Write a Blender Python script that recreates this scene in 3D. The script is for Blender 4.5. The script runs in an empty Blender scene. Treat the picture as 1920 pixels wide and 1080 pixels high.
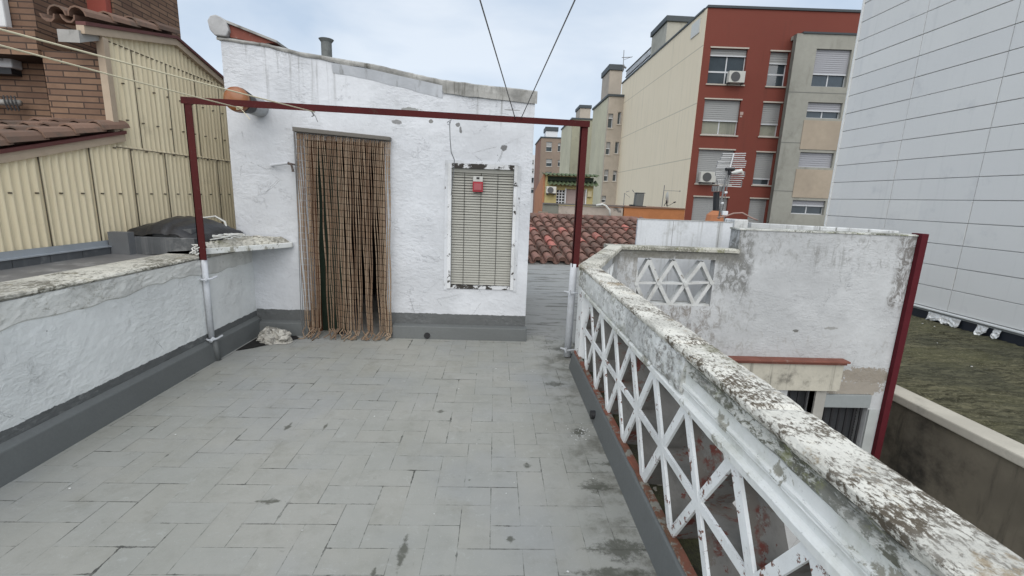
import bpy, math, random
from mathutils import Vector, Matrix, noise as mnoise
random.seed(7)
S=bpy.context.scene; COL=S.collection
R=math.radians
# ------------------------------------------------------------------ camera frame (1920x1080 pixels of the photograph)
FOC=843.042
RX=Vector((0.99866,-0.02996,-0.04213)).normalized()
def _basis():
    y=Vector((930-960,-(368-540),-FOC)).normalized()
    d=Vector((800-960,-(4700-540),-FOC)).normalized()
    z=-d; z=(z-y*z.dot(y)).normalized()
    x=y.cross(z)
    return x,y,z
BX,BY,BZ=_basis()
CAM=Vector((0,0,1.52))
def ray(px,py):
    v=Vector((px-960,-(py-540),-FOC))
    return Vector((BX.dot(v),BY.dot(v),BZ.dot(v))).normalized()
def PY(px,py,y): d=ray(px,py); return CAM+d*((y-CAM.y)/d.y)
def PX(px,py,x): d=ray(px,py); return CAM+d*((x-CAM.x)/d.x)
def PZ(px,py,z): d=ray(px,py); return CAM+d*((z-CAM.z)/d.z)
cd=bpy.data.cameras.new('camera'); cam=bpy.data.objects.new('camera',cd); COL.objects.link(cam)
m=Matrix((BX,BY,BZ)).to_4x4(); m.translation=CAM; cam.matrix_world=m
cd.sensor_width=36; cd.lens=FOC/1920*36; cd.clip_start=.05; cd.clip_end=2000
S.camera=cam
# ------------------------------------------------------------------ object helpers
def tag(o,label=None,cat=None,group=None,kind=None):
    if label:o['label']=label
    if cat:o['category']=cat
    if group:o['group']=group
    if kind:o['kind']=kind
    return o
def thing(name,label,cat,loc=(0,0,0),rz=0,group=None):
    o=bpy.data.objects.new(name,None); COL.objects.link(o); o.location=loc; o.rotation_euler=(0,0,rz)
    o.empty_display_size=.1
    return tag(o,label,cat,group)
def rootinv(o):
    while o.parent: o=o.parent
    return (Matrix.Translation(o.location)@o.rotation_euler.to_matrix().to_4x4()).inverted()
class MB:
    def __init__(s): s.v=[];s.f=[];s.mi=[];s.uv=[];s.val=[];s.cm=0;s.cval=.5
    def face(s,pts,uv=None):
        n=len(s.v); s.v+= [Vector(p) for p in pts]; s.f.append(tuple(range(n,n+len(pts)))); s.mi.append(s.cm); s.uv.append(uv); s.val.append(s.cval); return s
    def idx(s,verts,faces):
        n=len(s.v); s.v+=[Vector(p) for p in verts]
        for f in faces: s.f.append(tuple(i+n for i in f)); s.mi.append(s.cm); s.uv.append(None); s.val.append(s.cval)
        return s
    def hexa(s,b,t):   # 4 bottom, 4 top points (counter clockwise from above)
        v=list(b)+list(t)
        return s.idx(v,[(3,2,1,0),(4,5,6,7),(0,1,5,4),(1,2,6,5),(2,3,7,6),(3,0,4,7)])
    def box(s,x0,x1,y0,y1,z0,z1):
        return s.hexa([(x0,y0,z0),(x1,y0,z0),(x1,y1,z0),(x0,y1,z0)],[(x0,y0,z1),(x1,y0,z1),(x1,y1,z1),(x0,y1,z1)])
    def bar(s,a,b,w,d=None,up=(0,0,1)):   # rectangular bar from a to b: w across, d along 'up'
        a=Vector(a);b=Vector(b);d=d or w
        t=(b-a).normalized(); u=Vector(up); 
        if abs(t.dot(u))>.99: u=Vector((0,1,0))
        r=t.cross(u).normalized()*w/2; u=r.cross(t).normalized()*d/2
        return s.idx([a-r-u,a+r-u,a+r+u,a-r+u,b-r-u,b+r-u,b+r+u,b-r+u],[(0,1,2,3),(7,6,5,4),(0,4,5,1),(1,5,6,2),(2,6,7,3),(3,7,4,0)])
    def tube(s,path,r,n=8,cap=True):
        path=[Vector(p) for p in path]; rs=r if isinstance(r,(list,tuple)) else [r]*len(path)
        base=len(s.v); prev=None
        for i,p in enumerate(path):
            t=(path[min(i+1,len(path)-1)]-path[max(i-1,0)]).normalized()
            if prev is None:
                a=Vector((0,0,1)) if abs(t.z)<.9 else Vector((1,0,0)); u=t.cross(a).normalized()
            else: u=(prev-t*prev.dot(t)).normalized()
            prev=u; w=t.cross(u)
            for k in range(n):
                an=2*math.pi*k/n; s.v.append(p+(u*math.cos(an)+w*math.sin(an))*rs[i])
        def F(t): s.f.append(t); s.mi.append(s.cm); s.uv.append(None); s.val.append(s.cval)
        for i in range(len(path)-1):
            for k in range(n):
                a=base+i*n+k;b=base+i*n+(k+1)%n; F((a,b,b+n,a+n))
        if cap: F(tuple(base+k for k in range(n))[::-1]); e=base+(len(path)-1)*n; F(tuple(e+k for k in range(n)))
        return s
    def prism(s,poly,vec):   # closed polygon extruded along vec
        poly=[Vector(p) for p in poly]; vec=Vector(vec); n=len(poly)
        f=[tuple(range(n))[::-1],tuple(range(n,2*n))]+[(i,(i+1)%n,(i+1)%n+n,i+n) for i in range(n)]
        return s.idx(poly+[p+vec for p in poly],f)
    def grid(s,rows):        # rows of points -> sheet
        nr=len(rows);nc=len(rows[0]); v=[p for r in rows for p in r]
        return s.idx(v,[(i*nc+j,i*nc+j+1,(i+1)*nc+j+1,(i+1)*nc+j) for i in range(nr-1) for j in range(nc-1)])
    def loft(s,rows):        # rows of closed sections, capped
        nr=len(rows);nc=len(rows[0]); v=[p for r in rows for p in r]
        f=[(i*nc+j,i*nc+(j+1)%nc,(i+1)*nc+(j+1)%nc,(i+1)*nc+j) for i in range(nr-1) for j in range(nc)]
        f+=[tuple(range(nc))[::-1],tuple((nr-1)*nc+j for j in range(nc))]
        return s.idx(v,f)
    def build(s,name,mat,parent=None,local=False,smooth=False,bevel=0,jit=0):
        inv=Matrix.Identity(4)
        if parent is not None and not local: inv=rootinv(parent)
        vs=[]
        for p in s.v:
            q=Vector(p)
            if jit: q=q+mnoise.noise_vector(q*9)*jit+mnoise.noise_vector(q*31)*jit*.4
            vs.append(inv@q)
        me=bpy.data.meshes.new(name); me.from_pydata(vs,[],s.f)
        mats=mat if isinstance(mat,(list,tuple)) else [mat]
        for q in mats: me.materials.append(q)
        me.polygons.foreach_set('material_index',s.mi)
        if any(u for u in s.uv):
            ul=me.uv_layers.new(name='UVMap')
            for p,u in zip(me.polygons,s.uv):
                if u:
                    for k,li in enumerate(p.loop_indices): ul.data[li].uv=u[k]
        at=me.attributes.new('tone','FLOAT','FACE'); at.data.foreach_set('value',s.val)
        if smooth: me.polygons.foreach_set('use_smooth',[True]*len(me.polygons))
        me.update()
        import bmesh
        bm=bmesh.new(); bm.from_mesh(me)
        if not any(u for u in s.uv) and (smooth or bevel): bmesh.ops.remove_doubles(bm,verts=bm.verts,dist=1e-5)
        if not any(u for u in s.uv): bmesh.ops.recalc_face_normals(bm,faces=bm.faces)
        bm.to_mesh(me); bm.free()
        o=bpy.data.objects.new(name,me); COL.objects.link(o)
        if parent is not None: o.parent=parent
        if bevel:
            b=o.modifiers.new('bevel','BEVEL'); b.width=bevel; b.segments=2; b.limit_method='ANGLE'
        return o
def struct(o): o['kind']='structure'; return o
def disc_path(c,axis,r,n=24):
    axis=Vector(axis).normalized(); a=Vector((0,0,1)) if abs(axis.z)<.9 else Vector((1,0,0))
    u=axis.cross(a).normalized(); w=axis.cross(u); c=Vector(c)
    return [c+(u*math.cos(2*math.pi*k/n)+w*math.sin(2*math.pi*k/n))*r for k in range(n)]
def wall_holes(mb,x0,x1,y0,y1,z0,top,holes):
    """thick wall facing -y, with rectangular holes (hx0,hx1,hz0,hz1); top is a function of x"""
    xs=sorted(set([x0,x1]+[h for q in holes for h in q[:2]]))
    tp=[x0+(x1-x0)*k/12 for k in range(13)] if callable(top) else []
    xs=sorted(set(xs+tp)); T=top if callable(top) else (lambda x:top)
    for a,b in zip(xs,xs[1:]):
        mid=(a+b)/2; hs=sorted([(q[2],q[3]) for q in holes if q[0]<mid<q[1]])
        z=z0
        for h0,h1 in hs:
            if h0>z: mb.box(a,b,y0,y1,z,h0)
            z=h1
        mb.hexa([(a,y0,z),(b,y0,z),(b,y1,z),(a,y1,z)],[(a,y0,T(a)),(b,y0,T(b)),(b,y1,T(b)),(a,y1,T(a))])
# ------------------------------------------------------------------ material helpers
class G:
    def __init__(s,name):
        s.m=bpy.data.materials.new(name); s.m.use_nodes=True; s.t=s.m.node_tree; s.t.nodes.clear()
        s.out=s.t.nodes.new('ShaderNodeOutputMaterial'); s.b=s.t.nodes.new('ShaderNodeBsdfPrincipled')
        s.t.links.new(s.b.outputs[0],s.out.inputs[0]); s._p=None
    def n(s,k,**kw):
        q=s.t.nodes.new(k)
        for a,b in kw.items(): setattr(q,a,b)
        return q
    def set(s,sock,v):
        if isinstance(v,bpy.types.NodeSocket): s.t.links.new(v,sock)
        elif isinstance(v,(tuple,list)) and len(v)==3 and sock.type=='RGBA': sock.default_value=(*v,1)
        else: sock.default_value=v
    def pos(s):
        if s._p is None: s._p=s.n('ShaderNodeNewGeometry').outputs['Position']
        return s._p
    def xyz(s):
        q=s.n('ShaderNodeSeparateXYZ'); s.set(q.inputs[0],s.pos()); return q.outputs
    def mapv(s,sc,off=(0,0,0),vec=None):
        q=s.n('ShaderNodeMapping'); s.set(q.inputs[0],vec or s.pos()); q.inputs['Location'].default_value=off; q.inputs['Scale'].default_value=sc; return q.outputs[0]
    def noise(s,scale,detail=6,rough=.6,vec=None,dist=0):
        q=s.n('ShaderNodeTexNoise'); s.set(q.inputs['Vector'],vec or s.pos()); q.inputs['Scale'].default_value=scale
        q.inputs['Detail'].default_value=detail; q.inputs['Roughness'].default_value=rough; q.inputs['Distortion'].default_value=dist; return q.outputs[0]
    def vor(s,scale,feature='F1',vec=None,out='Distance'):
        q=s.n('ShaderNodeTexVoronoi',feature=feature); s.set(q.inputs['Vector'],vec or s.pos()); q.inputs['Scale'].default_value=scale; return q.outputs[out]
    def ma(s,op,a,b=0.,c=None,clamp=False):
        q=s.n('ShaderNodeMath',operation=op,use_clamp=clamp); s.set(q.inputs[0],a); s.set(q.inputs[1],b)
        if c is not None: s.set(q.inputs[2],c)
        return q.outputs[0]
    def ss(s,v,a,b,lo=0.,hi=1.):
        q=s.n('ShaderNodeMapRange',interpolation_type='SMOOTHSTEP'); s.set(q.inputs[0],v)
        q.inputs[1].default_value=a;q.inputs[2].default_value=b;q.inputs[3].default_value=lo;q.inputs[4].default_value=hi
        if a>b: q.inputs[1].default_value=b;q.inputs[2].default_value=a;q.inputs[3].default_value=hi;q.inputs[4].default_value=lo
        return q.outputs[0]
    def mix(s,f,a,b,mode='MIX'):
        q=s.n('ShaderNodeMix',data_type='RGBA',blend_type=mode); s.set(q.inputs['Factor'],f); s.set(q.inputs[6],a); s.set(q.inputs[7],b); return q.outputs[2]
    def bump(s,h,strength=.5,dist=.01,prev=None):
        q=s.n('ShaderNodeBump'); s.set(q.inputs['Height'],h); q.inputs['Strength'].default_value=strength; q.inputs['Distance'].default_value=dist
        if prev is not None: s.set(q.inputs['Normal'],prev)
        return q.outputs[0]
    def tone(s,name='tone'):
        return s.n('ShaderNodeAttribute',attribute_name=name).outputs['Fac']
    def done(s,col,rough=.8,normal=None,metal=0,spec=.3):
        s.set(s.b.inputs['Base Color'],col); s.set(s.b.inputs['Roughness'],rough); s.b.inputs['Metallic'].default_value=metal
        s.b.inputs['Specular IOR Level'].default_value=spec
        if normal is not None: s.set(s.b.inputs['Normal'],normal)
        return s.m
def mul(c,k): return tuple(min(1,x*k) for x in c)
def weather(name,base,dark,dirt=.4,scale=2.,fine=40.,streak=0.,bump=.4,bd=.004,rough=.85,var=.12,tone=0.,metal=0,spec=.3,sx=9.):
    g=G(name)
    c=g.mix(g.ss(g.noise(scale*.6,4),.35,.65),mul(base,1-var),mul(base,1+var*.5))
    c=g.mix(g.ss(g.noise(fine,3),.3,.75,0,.35),c,mul(base,.8))
    if dirt: c=g.mix(g.ma('MULTIPLY',g.ss(g.noise(scale,9,.7),.62-dirt*.2,.74),min(1,dirt*1.6)),c,dark)
    if streak:
        s_=g.noise(1,6,.65,vec=g.mapv((sx,sx,.35)))
        c=g.mix(g.ma('MULTIPLY',g.ss(s_,.52,.72),streak),c,dark)
    if tone: c=g.mix(tone,c,g.mix(g.tone(),(0,0,0),(1,1,1)),'OVERLAY')
    return g.done(c,rough,g.bump(g.noise(fine,5),bump,bd,g.bump(g.noise(fine*.15,3),bump*.6,bd*3)),metal,spec)
def plain(name,c,rough=.6,metal=0,spec=.4,var=.1,scale=12):
    g=G(name); return g.done(g.mix(g.noise(scale,5),mul(c,1-var),mul(c,1+var)),rough,g.bump(g.noise(scale*5,3),.15,.002),metal,spec)

# white lime plaster: lumpy paint, hairline cracks, drips under the roof, grey paint band at the foot
def plaster(name,base=(.595,.61,.635),band=None,top_drip=None,patches=(),grey_top=None,dirt=.25,crack=.5,zones=()):
    g=G(name); x,y,z=g.xyz()
    c=g.mix(g.ss(g.noise(1.1,5),.35,.65),mul(base,.88),mul(base,1.06))
    c=g.mix(g.ss(g.noise(24,6,.7),.55,.8,0,.35),c,mul(base,.72))
    n2=g.noise(3.2,9,.72,dist=.4)
    c=g.mix(g.ss(n2,.66,.72,0,dirt*.9),c,(.40,.40,.39))
    # hairline cracks, only in some places
    e=g.vor(1.7,'DISTANCE_TO_EDGE',vec=g.mapv((1,1,1.3)))
    wob=g.noise(5,6,.7); ee=g.ma('ADD',e,g.ma('MULTIPLY',g.ma('SUBTRACT',wob,.5),.12))
    cr=g.ma('MULTIPLY',g.ss(g.ma('ABSOLUTE',ee),.004,.0),g.ss(g.noise(1.4,3),.5,.62,0,crack))
    c=g.mix(cr,c,(.16,.16,.16))
    # tiny holes
    sp=g.ma('MULTIPLY',g.ss(g.vor(9.),.045,.03),g.ss(g.noise(2.7,2),.5,.6))
    c=g.mix(sp,c,(.12,.12,.12))
    if top_drip:
        a,b,st=top_drip    # height plane: z_top = a + b*x
        dz=g.ma('SUBTRACT',g.ma('MULTIPLY_ADD',x,b,a),z)
        s_=g.noise(1,7,.7,vec=g.mapv((16,16,.8)))
        f=g.ma('MULTIPLY',g.ss(s_,.5,.7),g.ss(dz,.75,.0)); f=g.ma('MULTIPLY',f,g.ss(g.noise(.9,2),.42,.6,0,st))
        c=g.mix(f,c,(.22,.22,.21))
    if grey_top:
        zz,col,amt=grey_top
        f=g.ss(g.ma('ADD',z,g.ma('MULTIPLY',g.ma('SUBTRACT',g.noise(2.5,7,.7),.5),.25)),zz-.04,zz+.05)
        c=g.mix(g.ma('MULTIPLY',f,amt),c,g.mix(g.noise(14,8,.75),mul(col,.55),mul(col,1.25)))
        c=g.mix(g.ma('MULTIPLY',f,g.ss(g.noise(30,6,.8),.58,.66,0,.8)),c,(.13,.12,.10))
    for (px_,pz_,rx_,rz_,col) in patches:
        dx=g.ma('DIVIDE',g.ma('SUBTRACT',x,px_),rx_); dz=g.ma('DIVIDE',g.ma('SUBTRACT',z,pz_),rz_)
        d=g.ma('ADD',g.ma('MULTIPLY',dx,dx),g.ma('MULTIPLY',dz,dz))
        d=g.ma('ADD',d,g.ma('MULTIPLY',g.ma('SUBTRACT',g.noise(24,7,.7),.5),4.2))
        c=g.mix(g.ss(d,1.05,.95),c,col)
    for (xa,xb,za,zb,col,lo,hi,amt) in zones:      # weather-beaten zones with soft, broken borders
        wx=g.ma('ADD',x,g.ma('MULTIPLY',g.ma('SUBTRACT',g.noise(5,6,.7),.5),.30)); wz=g.ma('ADD',z,g.ma('MULTIPLY',g.ma('SUBTRACT',g.noise(4,7,.75,vec=g.mapv((3,3,.5))),.5),.35))
        f=g.ma('MULTIPLY',g.ma('MULTIPLY',g.ss(wx,xa-.05,xa+.05),g.ss(wx,xb+.05,xb-.05)),g.ma('MULTIPLY',g.ss(wz,za-.05,za+.07),g.ss(wz,zb+.04,zb-.02)))
        f=g.ma('MULTIPLY',f,g.ss(g.noise(9,9,.78,vec=g.mapv((1.3,1.3,.8)),dist=.8),lo,hi,0,amt))
        c=g.mix(f,c,g.mix(g.noise(30,5,.7),mul(col,.5),mul(col,1.5)))
    if band is not None:
        zb=g.ma('ADD',z,g.ma('MULTIPLY',g.ma('SUBTRACT',g.noise(14,6,.7),.5),.035))
        c=g.mix(g.ss(zb,band+.002,band-.002),c,g.mix(g.noise(6,4),(.10,.105,.105),(.13,.135,.135)))
    lump=g.noise(1,5,.62,vec=g.mapv((17,17,36)),dist=.4); big=g.noise(4.5,3); fl=g.ss(n2,.60,.64)
    pm=g.ss(g.noise(1.7,5,.6),.42,.62,.12,1.); lp=g.ma('MULTIPLY',lump,pm)
    c=g.mix(g.ma('MULTIPLY',g.ss(lump,.38,.5,.14,0),pm),c,mul(base,.70))  # relief shading put into the colour: hollows of the lumps darkened
    nm=g.bump(fl,.6,.006,g.bump(lp,.7,.016,g.bump(big,.5,.03,g.bump(g.noise(80,3),.35,.004))))
    nm=g.bump(cr,-.6,.006,nm)
    return g.done(c,.78,nm,0,.25)
# ------------------------------------------------------------------ materials
GREY=(.115,.12,.118)
M_stair=plaster('stair_plaster',top_drip=(2.62,-.094,1.),band=.262,dirt=.12,crack=.7,patches=[
 (.065,2.0,.035,.03,(.17,.17,.17)),(-.66,2.22,.02,.02,(.22,.22,.21)),(-.4,2.2,.022,.018,(.2,.2,.2)),(-.37,2.15,.012,.03,(.2,.2,.2)),
 (-.85,2.32,.10,.02,(.3,.3,.29)),(-1.0,2.2,.05,.02,(.25,.25,.25)),(.13,2.36,.08,.006,(.3,.3,.3)),(.33,.24,.06,.012,(.6,.6,.62)),(-.9,.225,.12,.006,(.6,.6,.62)),(-.3,.25,.2,.006,(.6,.6,.62))])
M_left=plaster('parapet_plaster',band=.245,grey_top=(.80,(.58,.575,.54),.7),dirt=.3,crack=.8,base=(.715,.73,.72))
M_court=plaster('courtyard_plaster',base=(.47,.48,.485),top_drip=(1.22,0,1.4),dirt=.9,crack=1.,
 zones=[(1.4,3.3,.75,.96,(.17,.165,.145),.28,.42,.95),(3.0,3.45,.35,1.25,(.15,.15,.14),.42,.56,.85),(1.5,1.95,-.1,.8,(.28,.27,.25),.46,.56,.8),(1.9,3.1,-.35,.17,(.20,.18,.16),.47,.6,.85),(2.9,3.6,-.6,.4,(.30,.30,.29),.48,.62,.7),(3.3,5.7,.75,1.25,(.26,.26,.25),.50,.64,.7),(5.45,5.75,.2,1.25,(.16,.15,.14),.42,.55,.9),(3.3,5.6,-.55,-.2,(.33,.32,.30),.52,.66,.6)],
 patches=[(5.35,-.80,.42,.14,(.27,.24,.20)),(5.2,-.98,.45,.12,(.30,.27,.23)),(2.05,.86,.22,.045,(.17,.17,.09)),(4.7,-.1,.10,.02,(.3,.3,.29)),(4.2,-.15,.04,.02,(.15,.15,.14))])
def floor_mat():
    g=G('floor_paint'); x,y,z=g.xyz()
    uv=g.n('ShaderNodeUVMap',uv_map='UVMap').outputs[0]
    q=g.n('ShaderNodeSeparateXYZ'); g.set(q.inputs[0],uv)
    e=g.ma('MINIMUM',q.outputs[0],q.outputs[1])           # distance to the nearest tile edge (metres)
    base=g.mix(g.ss(g.noise(1.3,5),.3,.7),(.28,.28,.25),(.325,.32,.29))
    base=g.mix(g.ss(g.noise(7,8,.7),.45,.8,0,.5),base,(.20,.20,.17))
    base=g.mix(g.ss(g.tone(),0,1,0,.16),base,(.29,.31,.31)); base=g.mix(g.ss(g.noise(.8,4),.45,.65,0,.35),base,(.25,.265,.285)); base=g.mix(g.ss(g.noise(3.4,7,.7),.55,.72,0,.4),base,(.20,.195,.165))
    spk=g.ss(g.noise(130,2,.6),.66,.74,0,.35); base=g.mix(spk,base,(.5,.5,.48)); base=g.mix(g.ss(g.noise(11,9,.8,dist=.5),.56,.66,0,.45),base,(.37,.38,.36)); base=g.mix(g.ss(g.noise(6,9,.8),.60,.70,0,.55),base,(.15,.15,.125))
    n=g.noise(4.3,8,.8)
    w=g.ss(n,.50,.70,.0003,.0075)
    wob=g.ma('MULTIPLY',g.ma('SUBTRACT',g.noise(30,3),.5),.004)
    line=g.ss(g.ma('SUBTRACT',g.ma('ADD',e,wob),w),.0022,.0)
    amt=g.ss(g.noise(3.7,6,.75),.44,.58,.10,.95)
    line=g.ma('MULTIPLY',line,amt)
    c=g.mix(line,base,(.065,.065,.058))
    # dirt running along the right hand kerb
    dk=g.ss(g.ma('ADD',x,g.ma('MULTIPLY',g.ma('SUBTRACT',g.noise(2.2,8,.75),.5),1.1)),.38,.74,0,.75)
    dk=g.ma('MULTIPLY',dk,g.ss(g.noise(5,8,.7),.44,.62))
    c=g.mix(dk,c,(.085,.082,.062))
    # bare, chipped patches
    ST=[PZ(*p,0)[:2]+s for p,s in [((1118,912),(.085,.055)),((826,771),(.022,.03)),((988,872),(.022,.03)),((755,1036),(.02,.09)),((1165,1030),(.13,.07)),((1150,1075),(.16,.03)),
        ((1085,810),(.05,.05)),((957,1012),(.02,.02)),((540,800),(.02,.045)),((505,940),(.06,.02)),((880,900),(.008,.008)),((610,800),(.01,.05)),((700,1075),(.01,.03)),((1145,870),(.10,.02)),((1050,655),(.12,.05)),((1040,720),(.10,.05))]]
    for (sx,sy,rx,ry) in ST:
        dx=g.ma('DIVIDE',g.ma('SUBTRACT',x,sx),rx); dy=g.ma('DIVIDE',g.ma('SUBTRACT',y,sy),ry)
        d=g.ma('ADD',g.ma('ADD',g.ma('ABSOLUTE',dx),g.ma('ABSOLUTE',dy)),g.ma('MULTIPLY',g.ma('SUBTRACT',g.noise(26,8,.78),.5),4.0))
        c=g.mix(g.ma('MULTIPLY',g.ss(d,1.45,.6,0,.85),g.ss(g.noise(18,6,.7),.3,.5,.45,1)),c,(.075,.076,.06))
    nm=g.bump(line,-.5,.004,g.bump(g.noise(55,5),.25,.003,g.bump(g.noise(9,3),.3,.006)))
    return g.done(c,g.ss(g.noise(5,4),.3,.7,.5,.72),nm,0,.35)
M_floor=floor_mat()
def backfloor_mat():
    g=G('floor_back')
    c=g.mix(g.noise(1.5,5),(.28,.285,.275),(.34,.34,.325))
    s_=g.noise(1,7,.75,vec=g.mapv((1.3,9,9)),dist=.5)
    c=g.mix(g.ss(s_,.52,.62,0,.75),c,(.10,.095,.08))
    c=g.mix(g.ss(g.noise(4,8,.7),.55,.7,0,.5),c,(.17,.16,.14))
    return g.done(c,.75,g.bump(s_,.3,.01))
M_floorback=backfloor_mat()
M_kerb=weather('kerb_paint',(.135,.143,.142),(.07,.07,.065),.15,3,60,bump=.25,rough=.55,var=.06)
M_membrane=weather('roof_membrane',(.36,.355,.335),(.12,.115,.10),.6,6,30,streak=1.2,bump=.8,var=.4,sx=14)
def flake(name,white,under,lo=.52,hi=.55,scale=7,grime=(.2,.2,.18),g_amt=.5,streaks=0,bd=.004,third=None):
    g=G(name); n=g.noise(scale,9,.72,dist=.3); f=g.ss(n,lo,hi)
    u=g.mix(g.noise(20,5),mul(under,.7),mul(under,1.2))
    w=g.mix(g.ss(g.noise(3,6,.7),.4,.75,0,g_amt),white,grime)
    if third: u=g.mix(g.ss(g.noise(4.3,6,.7),.48,.56),u,third)
    c=g.mix(f,w,u)
    if streaks: c=g.mix(g.ss(g.noise(1,6,.7,vec=g.mapv((30,30,3))),.5,.7,0,streaks),c,(.12,.11,.10))
    c=g.mix(g.ss(g.noise(60,4,.7),.6,.75,0,.4),c,(.10,.10,.09))
    return g.done(c,.8,g.bump(f,-.7,bd,g.bump(g.noise(40,6),.5,.004)),0,.25)
M_latfront=flake('lattice_white',(.80,.815,.81),(.20,.10,.075),.59,.61,14,g_amt=.35)
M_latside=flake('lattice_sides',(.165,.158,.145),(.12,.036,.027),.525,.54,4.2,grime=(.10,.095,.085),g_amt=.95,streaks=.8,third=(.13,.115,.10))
M_terr=flake('terracotta_strip',(.20,.075,.05),(.22,.21,.18),.50,.58,12,grime=(.07,.06,.035),g_amt=1.)
M_mould=flake('moulding_white',(.75,.76,.74),(.34,.33,.28),.56,.60,7,grime=(.40,.41,.33),g_amt=.8)
def mottle(name,light,dark,scale=14,lo=.46,hi=.56,extra=None,yellow=True):
    g=G(name); v=g.mapv((1,1,1))
    n=g.noise(scale*4.2,9,.74,vec=g.mapv((1.3,.75,1.2)),dist=.25)
    c=g.mix(g.ss(g.ma('ADD',n,g.ma('MULTIPLY',g.ma('SUBTRACT',g.noise(scale*.33,5,.65),.5),.75)),lo,hi),dark,light)
    c=g.mix(g.ss(g.noise(scale*.25,5,.6),.45,.62,0,.55),c,mul(light,.55))
    if extra: c=g.mix(g.ss(g.noise(scale*.45,8,.75,vec=g.mapv((1,1,1),(3,5,1))),.56,.64,0,.75),c,extra)
    c=g.mix(g.ss(g.noise(2.1,5,.7,vec=g.mapv((1,1,1),(9,2,4))),.58,.68,0,.6),c,(.12,.115,.05))
    if yellow: c=g.mix(g.ss(g.noise(6,3,.5,vec=g.mapv((1,1,1),(1,7,4))),.745,.76),c,(.45,.36,.05))
    return g.done(c,.92,g.bump(n,.7,.008,g.bump(g.noise(70,5),.5,.003)),0,.2)
M_coptop=mottle('coping_lichen',(.72,.70,.63),(.12,.10,.075),15,.41,.53,extra=(.30,.23,.14))
M_copside=mottle('coping_mortar',(.58,.58,.54),(.13,.13,.10),11,.40,.52,extra=(.24,.25,.13),yellow=False)
M_render=mottle('old_mortar',(.66,.67,.65),(.24,.23,.21),9,.34,.52,yellow=False,extra=(.36,.36,.30))
M_redmetal=flake('red_painted_steel',(.068,.009,.009),(.06,.022,.016),.62,.66,16,grime=(.045,.008,.008),g_amt=.8,bd=.001)
M_redpipe=plain('red_painted_pipe',(.085,.013,.018),.75,spec=.12,var=.2,scale=5)
M_whitepipe=flake('white_painted_pipe',(.58,.60,.63),(.16,.07,.06),.66,.68,14,g_amt=.4)
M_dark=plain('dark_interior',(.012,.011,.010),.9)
M_black=plain('black_plastic',(.02,.02,.022),.5)
M_wire=plain('steel_wire',(.16,.16,.16),.5)
M_rope=plain('yellowed_rope',(.62,.56,.40),.8)
M_cable=plain('white_cable',(.58,.58,.55),.6)
def wood_mat():
    g=G('bamboo_stick'); c=g.mix(g.tone(),(.115,.066,.04),(.31,.235,.165))
    c=g.mix(g.ss(g.noise(14,3),.4,.7,0,.4),c,(.20,.12,.07)); return g.done(c,.6,None,0,.3)
M_bamboo=wood_mat()
M_rail=plain('grey_brown_rail',(.13,.12,.105),.6)
M_slat=plain('blind_slat',(.37,.365,.325),.55,var=.12,scale=5)
M_peel=flake('peeling_frame',(.60,.615,.64),(.16,.15,.14),.60,.615,11,g_amt=.4)
M_peelk=flake('rotten_frame',(.66,.67,.68),(.045,.04,.035),.57,.585,11,g_amt=.4); M_peelh=flake('rotten_head',(.60,.61,.62),(.045,.04,.035),.47,.49,11,g_amt=.4)
def tile_mat(name,a,b,cc):
    g=G(name); c=g.mix(g.tone(),a,b)
    c=g.mix(g.ss(g.tone(),.93,.95),c,cc)
    c=g.mix(g.ss(g.noise(6,8,.7),.47,.68,0,.65),c,(.10,.09,.075))
    c=g.mix(g.ss(g.noise(25,5,.7),.6,.72,0,.5),c,(.33,.28,.23))
    return g.done(c,.9,g.bump(g.noise(30,5),.4,.004),0,.2)
M_tile=tile_mat('clay_tile',(.14,.088,.07),(.27,.145,.115),(.44,.165,.135))
M_tile2=tile_mat('brown_tile',(.13,.085,.065),(.24,.15,.11),(.22,.14,.10))
# ------------------------------------------------------------------ terrace floor and the house below it
b=MB(); W=.1425
for i in range(-21,8):
    for j in range(-8,36):
        s=(i-j)%4; x0=i*W+.02; y0=j*W
        if s==0: r=(x0,x0+2*W,y0,y0+W)
        elif s==2: r=(x0,x0+W,y0-W,y0+W)
        else: continue
        if r[0]<-2.95 or r[1]>1.0 or r[3]>4.9 or r[2]<-1.1: continue
        b.cval=random.random(); z=random.uniform(-.0006,.0006)
        cx,cy=(r[0]+r[1])/2,(r[2]+r[3])/2; c=(cx,cy,z); hw,hh=(r[1]-r[0])/2,(r[3]-r[2])/2
        P=[(r[0],r[2],z),(r[1],r[2],z),(r[1],r[3],z),(r[0],r[3],z)]
        # uv.x = uv.y = distance to the tile edge, via four triangles/trapezoids
        k=min(hw,hh); 
        if hw>=hh: a_=(r[0]+k,cy,z); c_=(r[1]-k,cy,z); Q=[(P[0],P[1],c_,a_),(P[1],P[2],c_),(P[2],P[3],a_,c_),(P[3],P[0],a_)]
        else: a_=(cx,r[2]+k,z); c_=(cx,r[3]-k,z); Q=[(P[0],P[1],a_),(P[1],P[2],c_,a_),(P[2],P[3],c_),(P[3],P[0],a_,c_)]
        for f in Q: b.face(f,[(0,0),(0,0)]+[(k,k)]*(len(f)-2))
tf=struct(b.build('terrace_floor',M_floor))
b=MB()
b.face([(.34,4.62,-.006),(1.02,4.62,-.006),(1.50,5.84,-.006),(4.9,5.95,-.006),(4.9,7.3,-.006),(.34,7.3,-.006)])
b.face([(.34,7.3,-.03),(4.9,7.3,-.03),(4.9,9.4,.19),(.34,9.4,.19)]); b.face([(.34,7.3,-.03),(.34,7.3,-.006),(4.9,7.3,-.006),(4.9,7.3,-.03)])
struct(b.build('back_floor',M_floorback))
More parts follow.
